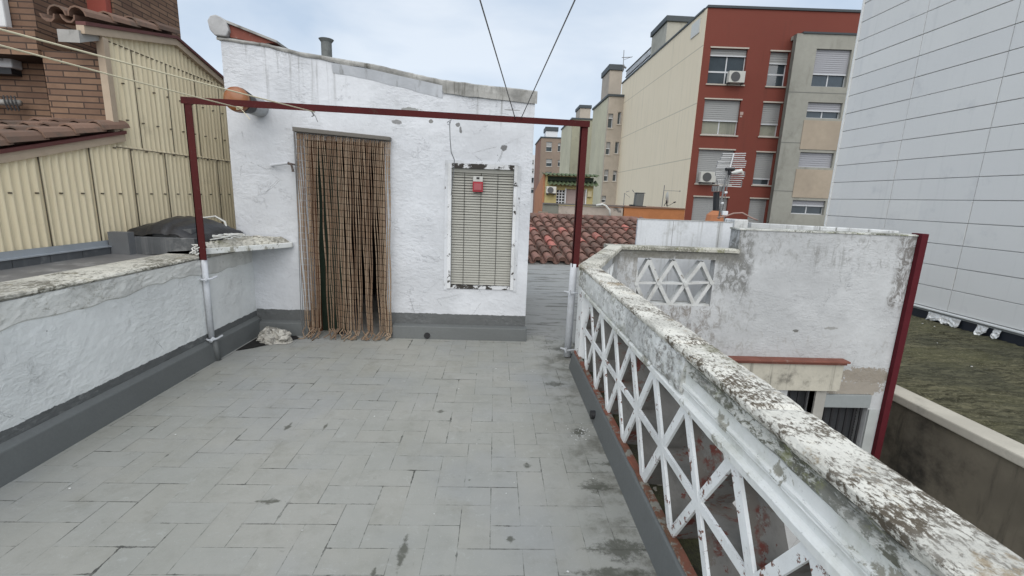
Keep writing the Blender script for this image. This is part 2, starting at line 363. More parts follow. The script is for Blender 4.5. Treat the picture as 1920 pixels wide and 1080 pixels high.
t=thing('terrace_house','plain rendered house body that carries the grey roof terrace','house',(0,0,-4))
M_body=weather('house_render',(.36,.35,.33),(.10,.10,.09),.5,1.5,20,streak=.6)
b=MB(); b.box(-7,.90,-2.2,3.9,-4,-.05); b.box(-7,.60,3.9,12.4,-4,-.05); b.hexa([(.60,3.9,-4),(.90,3.9,-4),(1.48,5.9,-4),(.60,5.9,-4)],[(.60,3.9,-.05),(.90,3.9,-.05),(1.48,5.9,-.05),(.60,5.9,-.05)]); b.build('wall',M_body,t)
# ------------------------------------------------------------------ left parapet
t=thing('left_parapet','long low white plastered parapet with grey painted foot on the left of the terrace','parapet',(-2.6,1.5,0))
b=MB()
b.box(-2.80,-2.49,-1.6,4.70,-.04,.90); b.build('wall',M_left,t)
rows=[]; N=200
for i in range(N+1):
    y=-1.6+6.3*i/N; f=lambda a,s=0:(mnoise.noise(Vector((a,y*3.3,s)))*.6+mnoise.noise(Vector((a,y*14,s)))*.4)
    zt=.935-.02*(y<1.7)
    rows.append([(-2.80,y,.90),(-2.80,y,zt),(-2.65,y,zt+.006*f(1)),(-2.52+.012*f(7),y,zt-.003+.010*f(2)),(-2.485+.020*f(3),y,zt-.010+.010*f(4)),(-2.480+.024*f(5),y,.913+.012*f(6)),(-2.492+.014*f(8),y,.901)])
M_lcop=mottle('parapet_coping',(.60,.58,.51),(.15,.14,.11),9,.36,.52,extra=(.30,.27,.18),yellow=False)
b=MB(); b.loft(rows).build('coping',M_lcop,t,smooth=False)
# rough mortar belt under the coping with an uneven lower edge
rows=[]
for i in range(N+1):
    y=-1.6+6.27*i/N; zl=.76+.05*mnoise.noise(Vector((y*1.3,5,0)))+.025*mnoise.noise(Vector((y*6,2,0)))
    rows.append([(-2.492,y,zl),(-2.484+.004*mnoise.noise(Vector((y*8,1,1))),y,zl+.012)]+[(-2.484+.007*mnoise.noise(Vector((y*9,3,q*3)))+.004*mnoise.noise(Vector((y*25,q*3,1))),y,zl+.012+(.886-zl)*q/6) for q in range(1,7)])
M_belt=mottle('mortar_belt',(.66,.66,.63),(.36,.35,.31),7,.26,.46,yellow=False)
MB().grid(rows).build('mortar_belt',M_belt,t,smooth=False)
b=MB(); b.hexa([(-2.492,-1.6,-.03),(-2.425,-1.6,-.03),(-2.425,4.69,-.03),(-2.492,4.69,-.03)],[(-2.492,-1.6,.19),(-2.445,-1.6,.165),(-2.445,4.69,.165),(-2.492,4.69,.19)]); b.build('skirting',M_kerb,t,bevel=.008)
# pipe in the parapet face (lower part of the frame post)
# ------------------------------------------------------------------ stair house
t=thing('stair_house','white plastered stair house with sloping grey membrane roof and a curtained doorway','stair house',(-1.15,5.8,0)); stair=t
def ztop(x): 
    pts=[(-2.64,2.885),(-2.2,2.845),(-1.91,2.79),(-1.21,2.71),(-.55,2.60),(.36,2.54)]
    if x<=pts[0][0]: return pts[0][1]
    for (a,za),(c,zc) in zip(pts,pts[1:]):
        if x<=c: return za+(zc-za)*(x-a)/(c-a)
    return pts[-1][1]
b=MB(); wall_holes(b,-2.63,.357,4.70,4.95,-.04,ztop,[(-1.90,-1.12,-.04,2.0),(-.49,.212,.545,1.83)])
b.box(.13,.357,4.95,7.2,-.04,2.45); b.box(-2.63,-2.4,4.95,7.2,-.04,2.75); b.box(-2.4,.13,7.0,7.2,-.04,2.5)
b.build('wall',M_stair,t)
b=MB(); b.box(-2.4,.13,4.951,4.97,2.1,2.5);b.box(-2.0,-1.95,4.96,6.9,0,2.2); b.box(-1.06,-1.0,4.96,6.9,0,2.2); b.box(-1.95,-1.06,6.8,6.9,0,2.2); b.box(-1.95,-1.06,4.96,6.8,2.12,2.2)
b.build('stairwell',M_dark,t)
M_oldwood=plain('old_wood',(.14,.06,.03),.7)
b=MB(); b.box(-1.90,-1.86,4.80,4.86,0,2.0); b.box(-1.16,-1.12,4.80,4.86,0,2.0); b.box(-1.86,-1.16,4.80,4.86,1.95,2.0); b.build('door_frame',M_oldwood,t)
M_green=plain('dark_green_paint',(.008,.02,.010),.7); b=MB(); b.box(-1.86,-1.60,4.83,4.86,0,1.95); b.build('door_leaf',M_green,t)
# roof membrane: sloped roof sheet with a rolled front edge
rows=[]; NX=90
for i in range(NX+1):
    x=-2.66+3.035*i/NX; z=ztop(x); k=min(1,max(0,(x+2.1)/1.6)); hgt=.03+.04*k+.05*(x>-.56)
    w=mnoise.noise(Vector((x*3,0,0)))*.012+mnoise.noise(Vector((x*11,3,0)))*.009+mnoise.noise(Vector((x*29,3,0)))*.006; w2=mnoise.noise(Vector((x*5,7,0)))*.01
    yf=4.684-.008*k+w*.7
    rows.append([(x,4.72,z-.02),(x,4.697,z-hgt+.012+w2),(x,yf+.006,z-hgt+.004+w2*1.5),(x,yf+.003*w*80,z-hgt*.5),(x,yf,z-.008+w*.6),(x,yf+.012,z+.004+w*.6),(x,4.80,z+.008),(x,6.0,z+.01),(x,7.25,z-.0),(x,7.25,z-.05)])
MB().loft(rows).build('roof_membrane',M_membrane,t,smooth=False)
# white flap of membrane painted over under the roll
rows=[]
for i in range(31):
    x=-1.60+1.05*i/30; z=ztop(x)-.05; zb=ztop(x)-.13-.03*i/30+mnoise.noise(Vector((x*6,1,5)))*.012
    rows.append([(x,4.672+mnoise.noise(Vector((x*5,2,2)))*.006,z),(x,4.684,(z+zb)/2),(x,4.697,zb)])
M_flap=weather('painted_flap',(.52,.54,.57),(.16,.16,.15),.3,5,30,streak=.8,bump=.4); MB().grid(rows).build('membrane_flap',M_flap,t,smooth=True)
# curled up end upstand with bare brick infill
M_cap=weather('upstand_mortar',(.42,.42,.42),(.15,.15,.14),.4,8,40,bump=.5)
b=MB(); 
prof=[(-2.70,2.93),(-2.715,3.01),(-2.69,3.055),(-2.64,3.07),(-2.59,3.05),(-2.545,3.01),(-2.53,2.93),(-2.56,2.885),(-2.66,2.885)]
b.prism([(x,4.66,z) for x,z in prof],(0,2.4,0)); b.build('upstand_cap',M_cap,t,bevel=.01,jit=.006)
M_brickred=weather('bare_brick',(.22,.075,.055),(.4,.38,.35),.4,12,40,bump=.6)
b=MB(); b.prism([(-2.54,4.70,2.89),(-2.25,4.70,2.85),(-2.12,4.70,2.862),(-2.30,4.70,2.93),(-2.54,4.70,3.01)],(0,.5,0)); b.build('brick_infill',M_brickred,t)
b=MB(); b.hexa([(-2.56,4.67,3.008),(-2.1,4.67,2.855),(-2.1,5.4,2.855),(-2.56,5.4,3.008)],[(-2.56,4.67,3.03),(-2.1,4.67,2.875),(-2.1,5.4,2.875),(-2.56,5.4,3.03)]); b.build('upstand_lid',M_membrane,t)
# skirting step of the front wall
b=MB()
for x0,x1 in ((-2.44,-1.93),(-1.06,.372)):
    b=MB()
    b.hexa([(x0,4.615,-.03),(x1,4.615,-.03),(x1,4.70,-.03),(x0,4.70,-.03)],[(x0,4.63,.135),(x1,4.63,.135),(x1,4.70,.15),(x0,4.70,.15)])
    b.build('skirting',M_kerb,t,bevel=.008)
b=MB(); b.tube([(-.688,4.605,.04),(-.688,4.66,.04)],.032,20); b.cm=0; dr=b.build('drain_outlet',M_black,t)
# window
b=MB(); b.box(-.49,-.455,4.685,4.80,.545,1.83); b.build('jamb',M_peelk,t)
b=MB(); b.box(.178,.212,4.685,4.80,.545,1.83); b.build('jamb',M_peelk,t)
b=MB(); b.box(-.455,.178,4.69,4.80,1.785,1.83); b.build('window_head',M_peelh,t,jit=.003)
b=MB(); b.box(-.455,.178,4.69,4.80,.545,.578); b.build('window_sill',M_peelh,t,jit=.004)
b=MB(); b.box(-.522,-.49,4.691,4.702,.53,1.86); b.box(.212,.243,4.691,4.702,.53,1.83); b.box(-.49,.212,4.691,4.702,1.83,1.86); b.build('architrave',M_peel,t,jit=.004)
b=MB(); zs=.585; k=0
while zs<1.775:
    sag=random.uniform(-.0015,.0015)
    b.hexa([(-.452,4.735,zs+sag),(.176,4.735,zs-sag),(.176,4.741,zs-sag+.002),(-.452,4.741,zs+sag+.002)],[(-.452,4.748,zs+.0205+sag),(.176,4.748,zs+.0205-sag),(.176,4.753,zs+.022-sag),(-.452,4.753,zs+.022+sag)])
    zs+=.0265; k+=1
blind=b.build('blind',M_slat,t)
b=MB(); b.box(-.455,.178,4.775,4.785,.575,1.785); b.build('window_pane',M_black,t)
b=MB()
for x in (-.325,-.155,.015):
    b.tube([(x,4.733,.58),(x,4.733,1.78)],.0022,5)
b.build('ladder_cord',M_dark,blind)
b=MB(); b.box(-.455,.178,4.725,4.77,1.745,1.785); b.build('head_box',M_slat,t)
# vent pipe on the roof
b=MB(); c=PY(612,84,5.1); b.tube([(c.x,5.1,2.65),(c.x,5.1,c.z+.03)],.052,20); b.tube([(c.x,5.1,c.z+.02),(c.x,5.1,c.z+.05)],[.052,.075],20)
b.build('vent_pipe',weather('cement_pipe',(.16,.17,.165),(.06,.06,.055),.4,9,40),t,smooth=False)
# ------------------------------------------------------------------ alarm box on the blind
t=thing('alarm_box','small red call box with a white top fixed over the window blind','alarm box',(-.187,4.72,1.60))
b=MB(); b.box(-.24,-.136,4.695,4.735,1.557,1.658); b.build('housing',plain('red_plastic',(.33,.018,.03),.4),t,bevel=.004)
b=MB(); b.box(-.227,-.149,4.688,4.696,1.575,1.640); b.build('front_plate',plain('dull_red_plate',(.33,.08,.09),.5),t,bevel=.002)
b=MB(); b.box(-.237,-.139,4.70,4.735,1.659,1.712); b.build('mounting_plate',plain('offwhite_plastic',(.50,.50,.47),.5),t,bevel=.002)
b=MB(); b.box(-.203,-.173,4.695,4.701,1.685,1.702); b.build('keyhole',M_dark,t)
# ------------------------------------------------------------------ bead curtain
t=thing('bead_curtain','bamboo stick curtain hanging from a grey rail over the doorway, ends trailing on the floor','door curtain',(-1.5,4.6,0)); cur=t
b=MB(); b.hexa([(-1.985,4.63,2.062),(-1.05,4.63,2.012),(-1.05,4.695,2.012),(-1.985,4.695,2.062)],[(-1.985,4.63,2.105),(-1.05,4.63,2.05),(-1.05,4.695,2.05),(-1.985,4.695,2.105)]); b.build('rail',M_rail,t,bevel=.006)
def cmap(q):
    G_=[(0,.245,.05,.205),(.245,.67,.285,.675),(.67,.80,.73,.79),(.80,1.001,.865,1.0)]
    for a,c,d,e in G_:
        if a<=q<c: return d+(e-d)*(q-a)/(c-a)
rnd=random.Random(3); NS=60
for i in range(NS):
    q=i/(NS-1)*.999; xt=-1.978+.922*q; bq=cmap(q)+rnd.uniform(-.005,.005)
    if rnd.random()<.07 and not .2<q<.3: bq+=rnd.uniform(-.04,.04)
    xb=-1.978+.922*bq; yb=4.59+rnd.uniform(-.035,.02); yt=4.66+rnd.uniform(-.006,.006)
    z0=2.055-.048*q; L=.0655; nseg=34; b=MB(); cord=MB(); P=[]; st_tone=rnd.random()
    amp=rnd.uniform(-.010,.010); zc=rnd.uniform(.12,.2)
    total=0; zz=z0; path=[]
    # vertical part
    nv=int((z0-.035)/L)
    for k in range(nv+1):
        f=k/nv; e=f**.95
        path.append(Vector((xt+(xb-xt)*e+amp*math.sin(f*3.1)+.004*math.sin(f*17+i),yt+(yb-yt)*f+.006*math.sin(f*9+i*1.7),z0-k*L*(.985))))
    # tail on the floor
    ang=rnd.uniform(-.4,math.pi+.4) if rnd.random()<.5 else rnd.choice([0,math.pi])+rnd.uniform(-.5,.5)
    cur_=path[-1].copy(); zt=rnd.uniform(.008,.035)
    for k in range(rnd.choice([1,2,2,3])):
        d=Vector((math.cos(ang)*(.5 if k==0 else 1),-abs(math.sin(ang))*.7-.15,0)).normalized(); 
        nxt=cur_+d*L*.93; nxt.z=zt if k==0 else max(.008,zt-.01*k)
        if k==0: nxt=cur_+ (nxt-cur_).normalized()*L*.93
        path.append(nxt); cur_=nxt; ang+=rnd.uniform(1.5,2.6)*rnd.choice([-1,1])
    for k in range(len(path)-1):
        a_=path[k]; c_=path[k+1]; d=(c_-a_); b.cval=min(1,st_tone*.75+rnd.random()*.25+(.0 if q<.8 else .25))
        b.tube([a_+d*.03,a_+d*.09,a_+d*.91,a_+d*.97],[.0036,.0053,.0053,.0036],6)
    b.cm=1; b.tube(path,.0022,4); b.build('strand',[M_bamboo,M_dark],t,smooth=False)
for x0,x1 in ((-1.975,-1.995),(-1.965,-1.975)):
    b=MB(); b.tube([(x0,4.64,2.06),(x0-.002,4.63,1.2),(x1,4.62,.35),(x1-.004,4.62,.12),(x1+.01,4.60,.04),(x1+.06,4.57,.006)],.0035,6); b.build('loose_cord',M_wire,t)
# ------------------------------------------------------------------ frame: posts, crossbar
t=thing('clothesline_goalpost','dark red steel goalpost frame spanning the terrace, fixed to both parapets','clothesline frame',(-.85,4.0,0))
b=MB(); b.box(-2.485,-2.425,3.855,3.862,.90,2.16); b.box(-2.485,-2.478,3.855,3.915,.90,2.16); b.build('post',M_redmetal,t)
b=MB(); b.box(.728,.790,4.12,4.127,.90,2.16); b.box(.728,.735,4.12,4.18,.90,2.16); b.build('post',M_redmetal,t)
b=MB(); A=Vector((-2.50,3.85,2.168)); B_=Vector((.80,4.11,2.168)); d=(B_-A).normalized(); r=Vector((-d.y,d.x,0))
b.bar(A,B_,.006,.05); b.bar(A+r*.03+Vector((0,0,.024)),B_+r*.03+Vector((0,0,.024)),.055,.006); b.build('crossbar',M_redmetal,t)
b=MB(); b.tube([(-2.462,3.88,.205),(-2.462,3.88,.93)],.024,12); b.build('lower_pipe',M_whitepipe,t,smooth=True)
b=MB(); b.tube([(-2.425,3.88,.0),(-2.445,3.88,.204)],.026,12); b.build('pipe_foot',M_kerb,t,smooth=True)
b=MB(); b.tube([(.74,4.15,.02),(.75,4.15,.93)],.034,12); b.build('lower_pipe',M_whitepipe,t,smooth=True)
for c in ((-2.455,3.88,.735),(-2.455,3.88,.20)):
    b=MB(); b.tube([(c[0]-.045,c[1]-.02,c[2]),(c[0]-.01,c[1]-.045,c[2]-.002),(c[0]+.025,c[1]-.04,c[2]),(c[0]+.045,c[1]+.0,c[2]+.002),(c[0]+.05,c[1]+.06,c[2]+.01)],.009,6); b.tube([(c[0]+.02,c[1]-.06,c[2]-.01),(c[0]+.02,c[1]-.02,c[2]+.012)],.013,6); b.build('clamp',M_whitepipe,t)
for z in (.66,.10):
    b=MB(); b.tube([(.69,4.13,z),(.72,4.09,z-.004),(.76,4.09,z),(.80,4.10,z)],.009,6); b.tube([(.665,4.12,z+.008),(.72,4.11,z+.003)],.008,6); b.tube([(.715,4.085,z-.02),(.715,4.085,z+.025)],.010,6); b.build('clamp',M_whitepipe,t)
# ------------------------------------------------------------------ lines on the frame
def on_bar(px,py): return PY(px,py,3.85+(PY(px,py,4.0).x+2.5)*.0788)
lg='clotheslines tied to the red frame'
def line(name,pts,r,mat,label,cat,group=None):
    b=MB(); b.tube(pts,r,6); o=b.build(name,mat,None,smooth=True); return tag(o,label,cat,group)
for (p0,p1,lab) in (((590,210),(0,55),'upper of the two yellowed ropes running to the left from the red crossbar'),((452,203),(0,85),'lower of the two yellowed ropes running to the left from the red crossbar')):
    a_=on_bar(*p0); a_.z-=.0; e_=PZ(*p1,2.10); far=a_+(e_-a_)*2.6; far.z=2.14
    mid=e_.copy()
    line('clothesline',[a_,a_.lerp(mid,.33)+Vector((0,0,-.004)),a_.lerp(mid,.66)+Vector((0,0,-.004)),mid,far],.0045,M_rope,lab,'rope',lg)
    b=MB(); 
for (p0,p1,lab) in (((966,222),(900,0),'left steel line of the pair rising overhead from the crossbar against the sky'),((977,222),(1078,0),'right steel line of the pair rising overhead from the crossbar against the sky')):
    a_=on_bar(*p0); e_=PZ(*p1,2.45); far=a_+(e_-a_)*1.8
    line('overhead_line',[a_,e_,far],.004,M_wire,lab,'steel line','overhead lines above the terrace')
# knots
b=MB(); k=on_bar(452,203); k.y-=.012
for s in range(7): b.tube([k+Vector((random.uniform(-.03,.03),random.uniform(-.02,0),random.uniform(-.015,.015))) for _ in range(3)],.004,5)
b.tube([k,k+Vector((.03,-.01,-.03)),k+Vector((.075,-.01,-.085))],.003,5)
tag(b.build('rope_knot',M_rope),'frayed yellowed rope knot on the crossbar under the amber lamp','knot')
b=MB(); k=on_bar(588,212); k.y-=.012
b.tube([k+Vector((-.01,0,.01)),k+Vector((.005,0,-.02)),k+Vector((-.012,0,-.03))],.005,5); b.tube([k,k+Vector((.02,0,-.03)),k+Vector((.035,0,-.07))],.003,5)
tag(b.build('wire_knot',M_wire),'dark twisted wire end on the crossbar above the curtain rail','knot')
b=MB(); k=on_bar(843,228); w=[k,PY(844,262,4.05),PY(846,285,4.12),PY(852,300,4.2),PY(850,330,4.35),PY(846,365,4.6)]
b.tube(w,.0042,6); b.tube([k+Vector((-.02,-.01,-.01)),k+Vector((.015,-.012,.015)),k+Vector((.0,-.01,-.03)),k+Vector((-.015,-.01,-.02))],.005,5)
tag(b.build('dangling_wire',plain('grey_cable',(.25,.26,.27),.6)),'thin kinked grey wire dangling from the crossbar in front of the window','wire')
# ------------------------------------------------------------------ wall lamp
t=thing('wall_lamp','round amber wall lamp with black collar and white conduit base above the crossbar','lamp',(-2.31,4.70,2.27))
c=lambda y:(-2.31,y,2.272)
b=MB(); b.tube([c(4.70),c(4.50)],.085,28); b.build('base',weather('conduit_white',(.40,.41,.42),(.15,.15,.15),.3,10),t)
b=MB(); b.tube([c(4.52),c(4.48),c(4.40),c(4.33)],[.05,.088,.10,.108],28); b.build('collar',M_black,t)
b=MB(); b.tube([c(4.33),c(4.30),c(4.27),c(4.25),c(4.242)],[.104,.106,.098,.07,.02],32)
ga=G('amber_glass'); ga.b.inputs['Coat Weight'].default_value=.3; b.build('lens',ga.done(ga.mix(ga.noise(7,4),(.33,.13,.04),(.22,.075,.03)),.4,None,0,.4),t,smooth=True)
# bracket on the wall
t=thing('wall_hook','short white hook bracket with a dark metal end beside the curtain','hook',(-2.13,4.70,1.74))
A=PY(508,310,4.66);B_=PY(540,306,4.62); b=MB(); b.tube([A+Vector((0,.06,0)),A,B_],.014,10); b.build('arm',M_whitepipe,t)
b=MB(); b.tube([B_,B_+Vector((.03,-.0,-.01)),B_+Vector((.04,0,-.05)),B_+Vector((.045,0,-.08))],[.014,.012,.010,.014],8); b.tube([B_+Vector((.0,.04,.0)),B_+Vector((.06,.02,-.01))],.009,6); b.build('hook',plain('rusty_iron',(.10,.08,.07),.8),t)
# ------------------------------------------------------------------ corner shelf with cables, rag
t=thing('corner_shelf','crumbling concrete corner shelf under tangled white cables','shelf',(-2.35,4.4,.9))
b=MB(); b.prism([(-2.80,3.93,.905),(-2.47,3.93,.935),(-2.43,3.95,.94),(-2.06,4.66,.93),(-2.07,4.695,.93),(-2.80,4.695,.93)],(0,0,.05)); b.build('slab',M_mould,t,bevel=.006)
rows=[]; 
def shelf_edge(v): return (-2.46+.40*v, 3.96+.70*v)
for i in range(25):
    v=i/24; ex,ey=shelf_edge(v); row=[]
    for j in range(14):
        u=j/13; x=ex+(-2.80-ex)*u; y=ey+(min(4.695,ey+.1)-ey)*u; 
        z=.975+.055*min(1,u*7)*(1+.5*mnoise.noise(Vector((x*9,y*9,0))))+.02*mnoise.noise(Vector((x*28,y*28,3)))
        row.append((x,y,z if u>0 else .965))
    rows.append(row)
MB().grid(rows).build('rubble_mortar',M_lcop,t)
rnd=random.Random(11)
for k in range(8):
    b=MB(); x0,y0=rnd.uniform(-2.62,-2.4),rnd.uniform(4.2,4.6); pts=[]
    for s in range(9): 
        a=s*.8+k; pts.append((x0+.10*math.cos(a)*(1+.3*rnd.random())+.02*s-.1,y0-.03*s*.5+.05*math.sin(a*1.3),1.045+.035*abs(math.sin(a*.9+k))))
    b.tube(pts,.006,6); tag(b.build('white_cable',M_cable,None,smooth=True),'loose loop of white cable tangled on the corner shelf','cable','white cables tangled on the corner shelf')
pts=[PX(388,402,-2.9),PX(410,410,-2.75),PX(425,420,-2.6),PX(436,436,-2.55),PX(448,442,-2.5),PX(452,450,-2.45)]
line('white_hose',[Vector((-3.0,4.55,1.10)),Vector((-2.9,4.6,1.20)),Vector((-2.78,4.62,1.22)),Vector((-2.68,4.6,1.17)),Vector((-2.6,4.5,1.07)),Vector((-2.45,4.4,1.05))],.010,M_cable,'white hose arching from the tarp to the corner shelf','hose')
line('white_hose',[Vector((-2.62,3.95,1.02)),Vector((-2.72,4.05,1.10)),Vector((-2.75,4.3,1.12)),Vector((-2.6,4.42,1.06)),Vector((-2.4,4.5,1.05))],.008,M_cable,'white hose passing behind the left red post','hose')
b=MB(); rnd=random.Random(5)
for k in range(14): b.tube([(-2.50+rnd.uniform(-.05,.03),3.88+rnd.uniform(-.04,.05),.94+rnd.uniform(0,.09)) for _ in range(4)],.006,5)
tag(b.build('tape_wrap',M_cable),'knotted white tape round the foot of the left red post','tape')
# crumpled rag in the corner
rows=[]; cx,cy=-2.18,4.42
for i in range(26):
    th=math.pi*2*i/25; row=[]
    for j in range(12):
        f=j/11; rr=.165*math.cos(f*1.45); p=Vector((cx+rr*1.05*math.cos(th),cy+rr*.62*math.sin(th),.13*math.sin(f*1.5)))
        q=Vector((p.x*13,p.y*13,p.z*13+(0 if i<25 else 0)))
        n=mnoise.turbulence_vector(q*1.5,3,True); n2=mnoise.cell_vector(q*1.3); p+=n*.055-Vector((.025,.025,.02))+(n2-Vector((.5,.5,.5)))*.03; p.z=max(.004,p.z); row.append(p)
    rows.append(row)
rows[-1]=rows[0]
tag(MB().grid(rows).build('crumpled_rag',weather('blotched_cloth',(.50,.48,.43),(.05,.045,.04),1.0,14,60,bump=.6),None),'crumpled pale plastic sheet stuffed in the floor corner','rag')  # pale cloth with random near-black blotches
b=MB(); b.prism([(-2.40,4.12,.003),(-2.30,4.20,.003),(-1.98,4.52,.003),(-2.05,4.60,.003),(-2.40,4.60,.003)],(0,0,.006)); tag(b.build('black_patch',M_dark),'flat black patch for the dark hole under the crumpled sheet in the corner','patch')  # flat black sheet in place of a dark hole
# paint flakes on the floor
b=MB(); rnd=random.Random(21)
for k in range(95):
    if k<45: x,y=rnd.uniform(-2.3,.7),rnd.uniform(.8,4.6)
    else: p=PZ(1085,812,0); x,y=p.x+rnd.gauss(0,.05),p.y+rnd.gauss(0,.06)
    s=rnd.uniform(.002,.0055); a=rnd.uniform(0,6.3)
    b.face([(x+s*math.cos(a+q)*(1+.5*rnd.random()),y+s*math.sin(a+q),.0035+rnd.uniform(0,.003)) for q in (0,1.4,3.0,4.5)])
tag(b.build('paint_flakes',plain('white_flake',(.6,.6,.58),.8)),'tiny white paint flakes scattered on the grey floor','paint flakes',kind='stuff')
# ------------------------------------------------------------------ balustrades
def fn(a,b_,c_=0.): return mnoise.noise(Vector((a,b_,c_)))
def coping(P0,P1,w,z,name,parent,mat,th=.055,n=None,amp=1.,joints=()):
    """rough coping slab; P0->P1 is the inner (left) edge, width w to the right"""
    P0=Vector(P0);P1=Vector(P1); d=(P1-P0); L=d.length; d.normalize(); r=Vector((d.y,-d.x,0)); n=n or int(L/.022)
    rows=[]
    for i in range(n+1):
        s=L*i/n; c=P0+d*s; y=s*1.0
        g_=0
        for jt in joints:
            if abs(s-jt)<.012: g_=.007
        e=lambda k,f1=4,f2=17: (fn(y*f1,k,1)*.55+fn(y*f2,k,2)*.45)*amp
        row=[]
        sec=[(.012,-th,.008),(.003,-th*.8,.008),(-.003,-th*.4,.007),(-.001,-.006,.006),(.006,0,.004)]+[(w*q,0,.0035) for q in (.22,.36,.5,.64,.78)]+[(w-.012,-.003,.006),(w,-.016,.007),(w,-th,.004)]
        for k,(o_,z_,a_) in enumerate(sec):
            row.append(c+r*(o_+e(k*3.1)*a_)+Vector((0,0,z+z_+e(k*3.1+50,6,23)*a_*.9-g_*(1 if z_>-.02 else 0))))
        rows.append(row)
    o=MB().loft(rows).build(name,mat,parent,smooth=False); return o
def lattice(mb_f,mb_s,P0,d,ys,ym,z0,zm,z1,depth,wd,ends):
    """triangular lattice: ys = top/bottom nodes along the run, ym = middle nodes"""
    d=Vector(d).normalized(); r=Vector((d.y,-d.x,0)); P0=Vector(P0)
    def strip(a,b_,w):
        A=P0+d*a[0]; B2=P0+d*b_[0]; A=Vector((A.x,A.y,a[1])); B2=Vector((B2.x,B2.y,b_[1]))
        t_=(B2-A).normalized(); nrm=r.cross(t_).normalized()*w/2
        # front face lip (white) and the deep web behind
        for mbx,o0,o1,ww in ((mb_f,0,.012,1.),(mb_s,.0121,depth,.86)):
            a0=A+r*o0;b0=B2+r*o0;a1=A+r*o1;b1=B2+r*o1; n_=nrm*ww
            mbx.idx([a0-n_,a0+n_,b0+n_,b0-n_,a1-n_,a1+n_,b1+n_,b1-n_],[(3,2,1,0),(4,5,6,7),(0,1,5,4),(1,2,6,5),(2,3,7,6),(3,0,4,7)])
    for m_ in ym:
        for q in ys:
            if abs(abs(m_-q)-.1825*1)<.06 or (ends and abs(m_-q)<.32 and abs(m_-q)>.1):
                j=random.uniform(-.003,.003)
                strip((m_,zm),(q,z1),wd+j); strip((m_,zm),(q,z0),wd+j)
    return strip
# near balustrade
t=thing('lattice_balustrade','long peeling white lattice balustrade with lichened coping running along the right of the terrace','balustrade',(.84,1.8,0))
b=MB(); b.hexa([(.708,-1.6,-.05),(.775,-1.6,-.05),(.775,3.90,-.05),(.708,3.90,-.05)],[(.742,-1.6,.150),(.775,-1.6,.158),(.775,3.90,.158),(.742,3.90,.150)]); b.build('kerb',M_kerb,t,bevel=.006)
b=MB(); b.box(.7755,.93,-1.6,3.95,-.06,.142); b.build('footing',M_terr,t)
# terracotta lip: slightly ragged
rows=[[(.752+.004*fn(y*9,1),y,.1585),(.757+.004*fn(y*12,2),y,.166+.004*fn(y*15,3)),(.792,y,.163+.004*fn(y*11,5)),(.80,y,.143)] for y in [-1.6+5.5*i/260 for i in range(261)]]
MB().grid(rows).build('terracotta_lip',M_terr,t)
# moss in the openings: rough low heaps
M_moss=mottle('moss_dirt',(.055,.055,.028),(.03,.027,.02),22,.4,.6,yellow=False)
rows=[[(.80+.12*j/6,y,.143+.012*max(0,fn(y*5,j*.4)+.25)+.006*fn(y*25,j*2.)) for j in range(7)] for y in [-1.4+5.2*i/300 for i in range(301)]]
MB().grid(rows).build('moss_layer',M_moss,t,smooth=True)
f_=MB(); s_=MB()
ym=[1.443+.365*k for k in range(-7,7)]; ys=[1.2605+.365*k for k in range(-6,7)]
ym=[v for v in ym if v<3.75]; ys=[v for v in ys if v<3.70]
st=lattice(f_,s_,(.772,0,0),(0,1,0),ys,ym,.150,.447,.738,.118,.041,False)
for a_,c_ in zip(ym,ym[1:]): st((a_,.447),(c_,.447),.036)
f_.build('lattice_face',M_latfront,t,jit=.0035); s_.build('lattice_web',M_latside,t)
# end post and pier
b=MB(); b.box(.768,.90,3.74,3.96,.0,.90); b.build('pier',M_latfront,t,jit=.006,bevel=.006)
# moulding with a ridge, then rough mortar over the far half
def mould(y0,y1,sec,name,mat,amp=.002,n=200):
    rows=[]
    for i in range(n+1):
        y=y0+(y1-y0)*i/n; rows.append([(x+amp*(fn(y*7,k*2.)+.6*fn(y*29,k*3.)),y,z+amp*fn(y*9,k*5.)) for k,(x,z) in enumerate(sec)])
    return MB().loft(rows).build(name,mat,t,smooth=False)
mould(-1.6,3.74,[(.770,.728),(.757,.733),(.755,.757),(.760,.763),(.771,.766),(.775,.770),(.776,.793),(.768,.796),(.766,.802),(.772,.806),(.765,.810),(.766,.817),(.776,.820),(.777,.862),(.768,.868),(.90,.868),(.90,.728)],'moulding',M_mould,.0025,320)
mould(1.66,3.90,[(.764,.768),(.757,.785),(.756,.81),(.758,.84),(.760,.87),(.766,.90),(.770,.918),(.88,.918),(.88,.768)],'mortar_patch',M_render,.009,300)
mould(-1.6,1.70,[(.776,.868),(.764,.873),(.766,.886),(.780,.892),(.779,.903),(.772,.910),(.80,.918),(.88,.918),(.88,.868)],'mortar_bed',M_copside,.007,300)
coping((.764,-1.6,0),(.764,3.955,0),.162,.952,'coping',t,M_coptop,th=.040,joints=(2.78,3.37,4.6,2.1,1.2))
b=MB(); b.tube([(.700,2.86,.06),(.735,2.86,.06)],.030,18); b.build('drain_outlet',M_black,t)
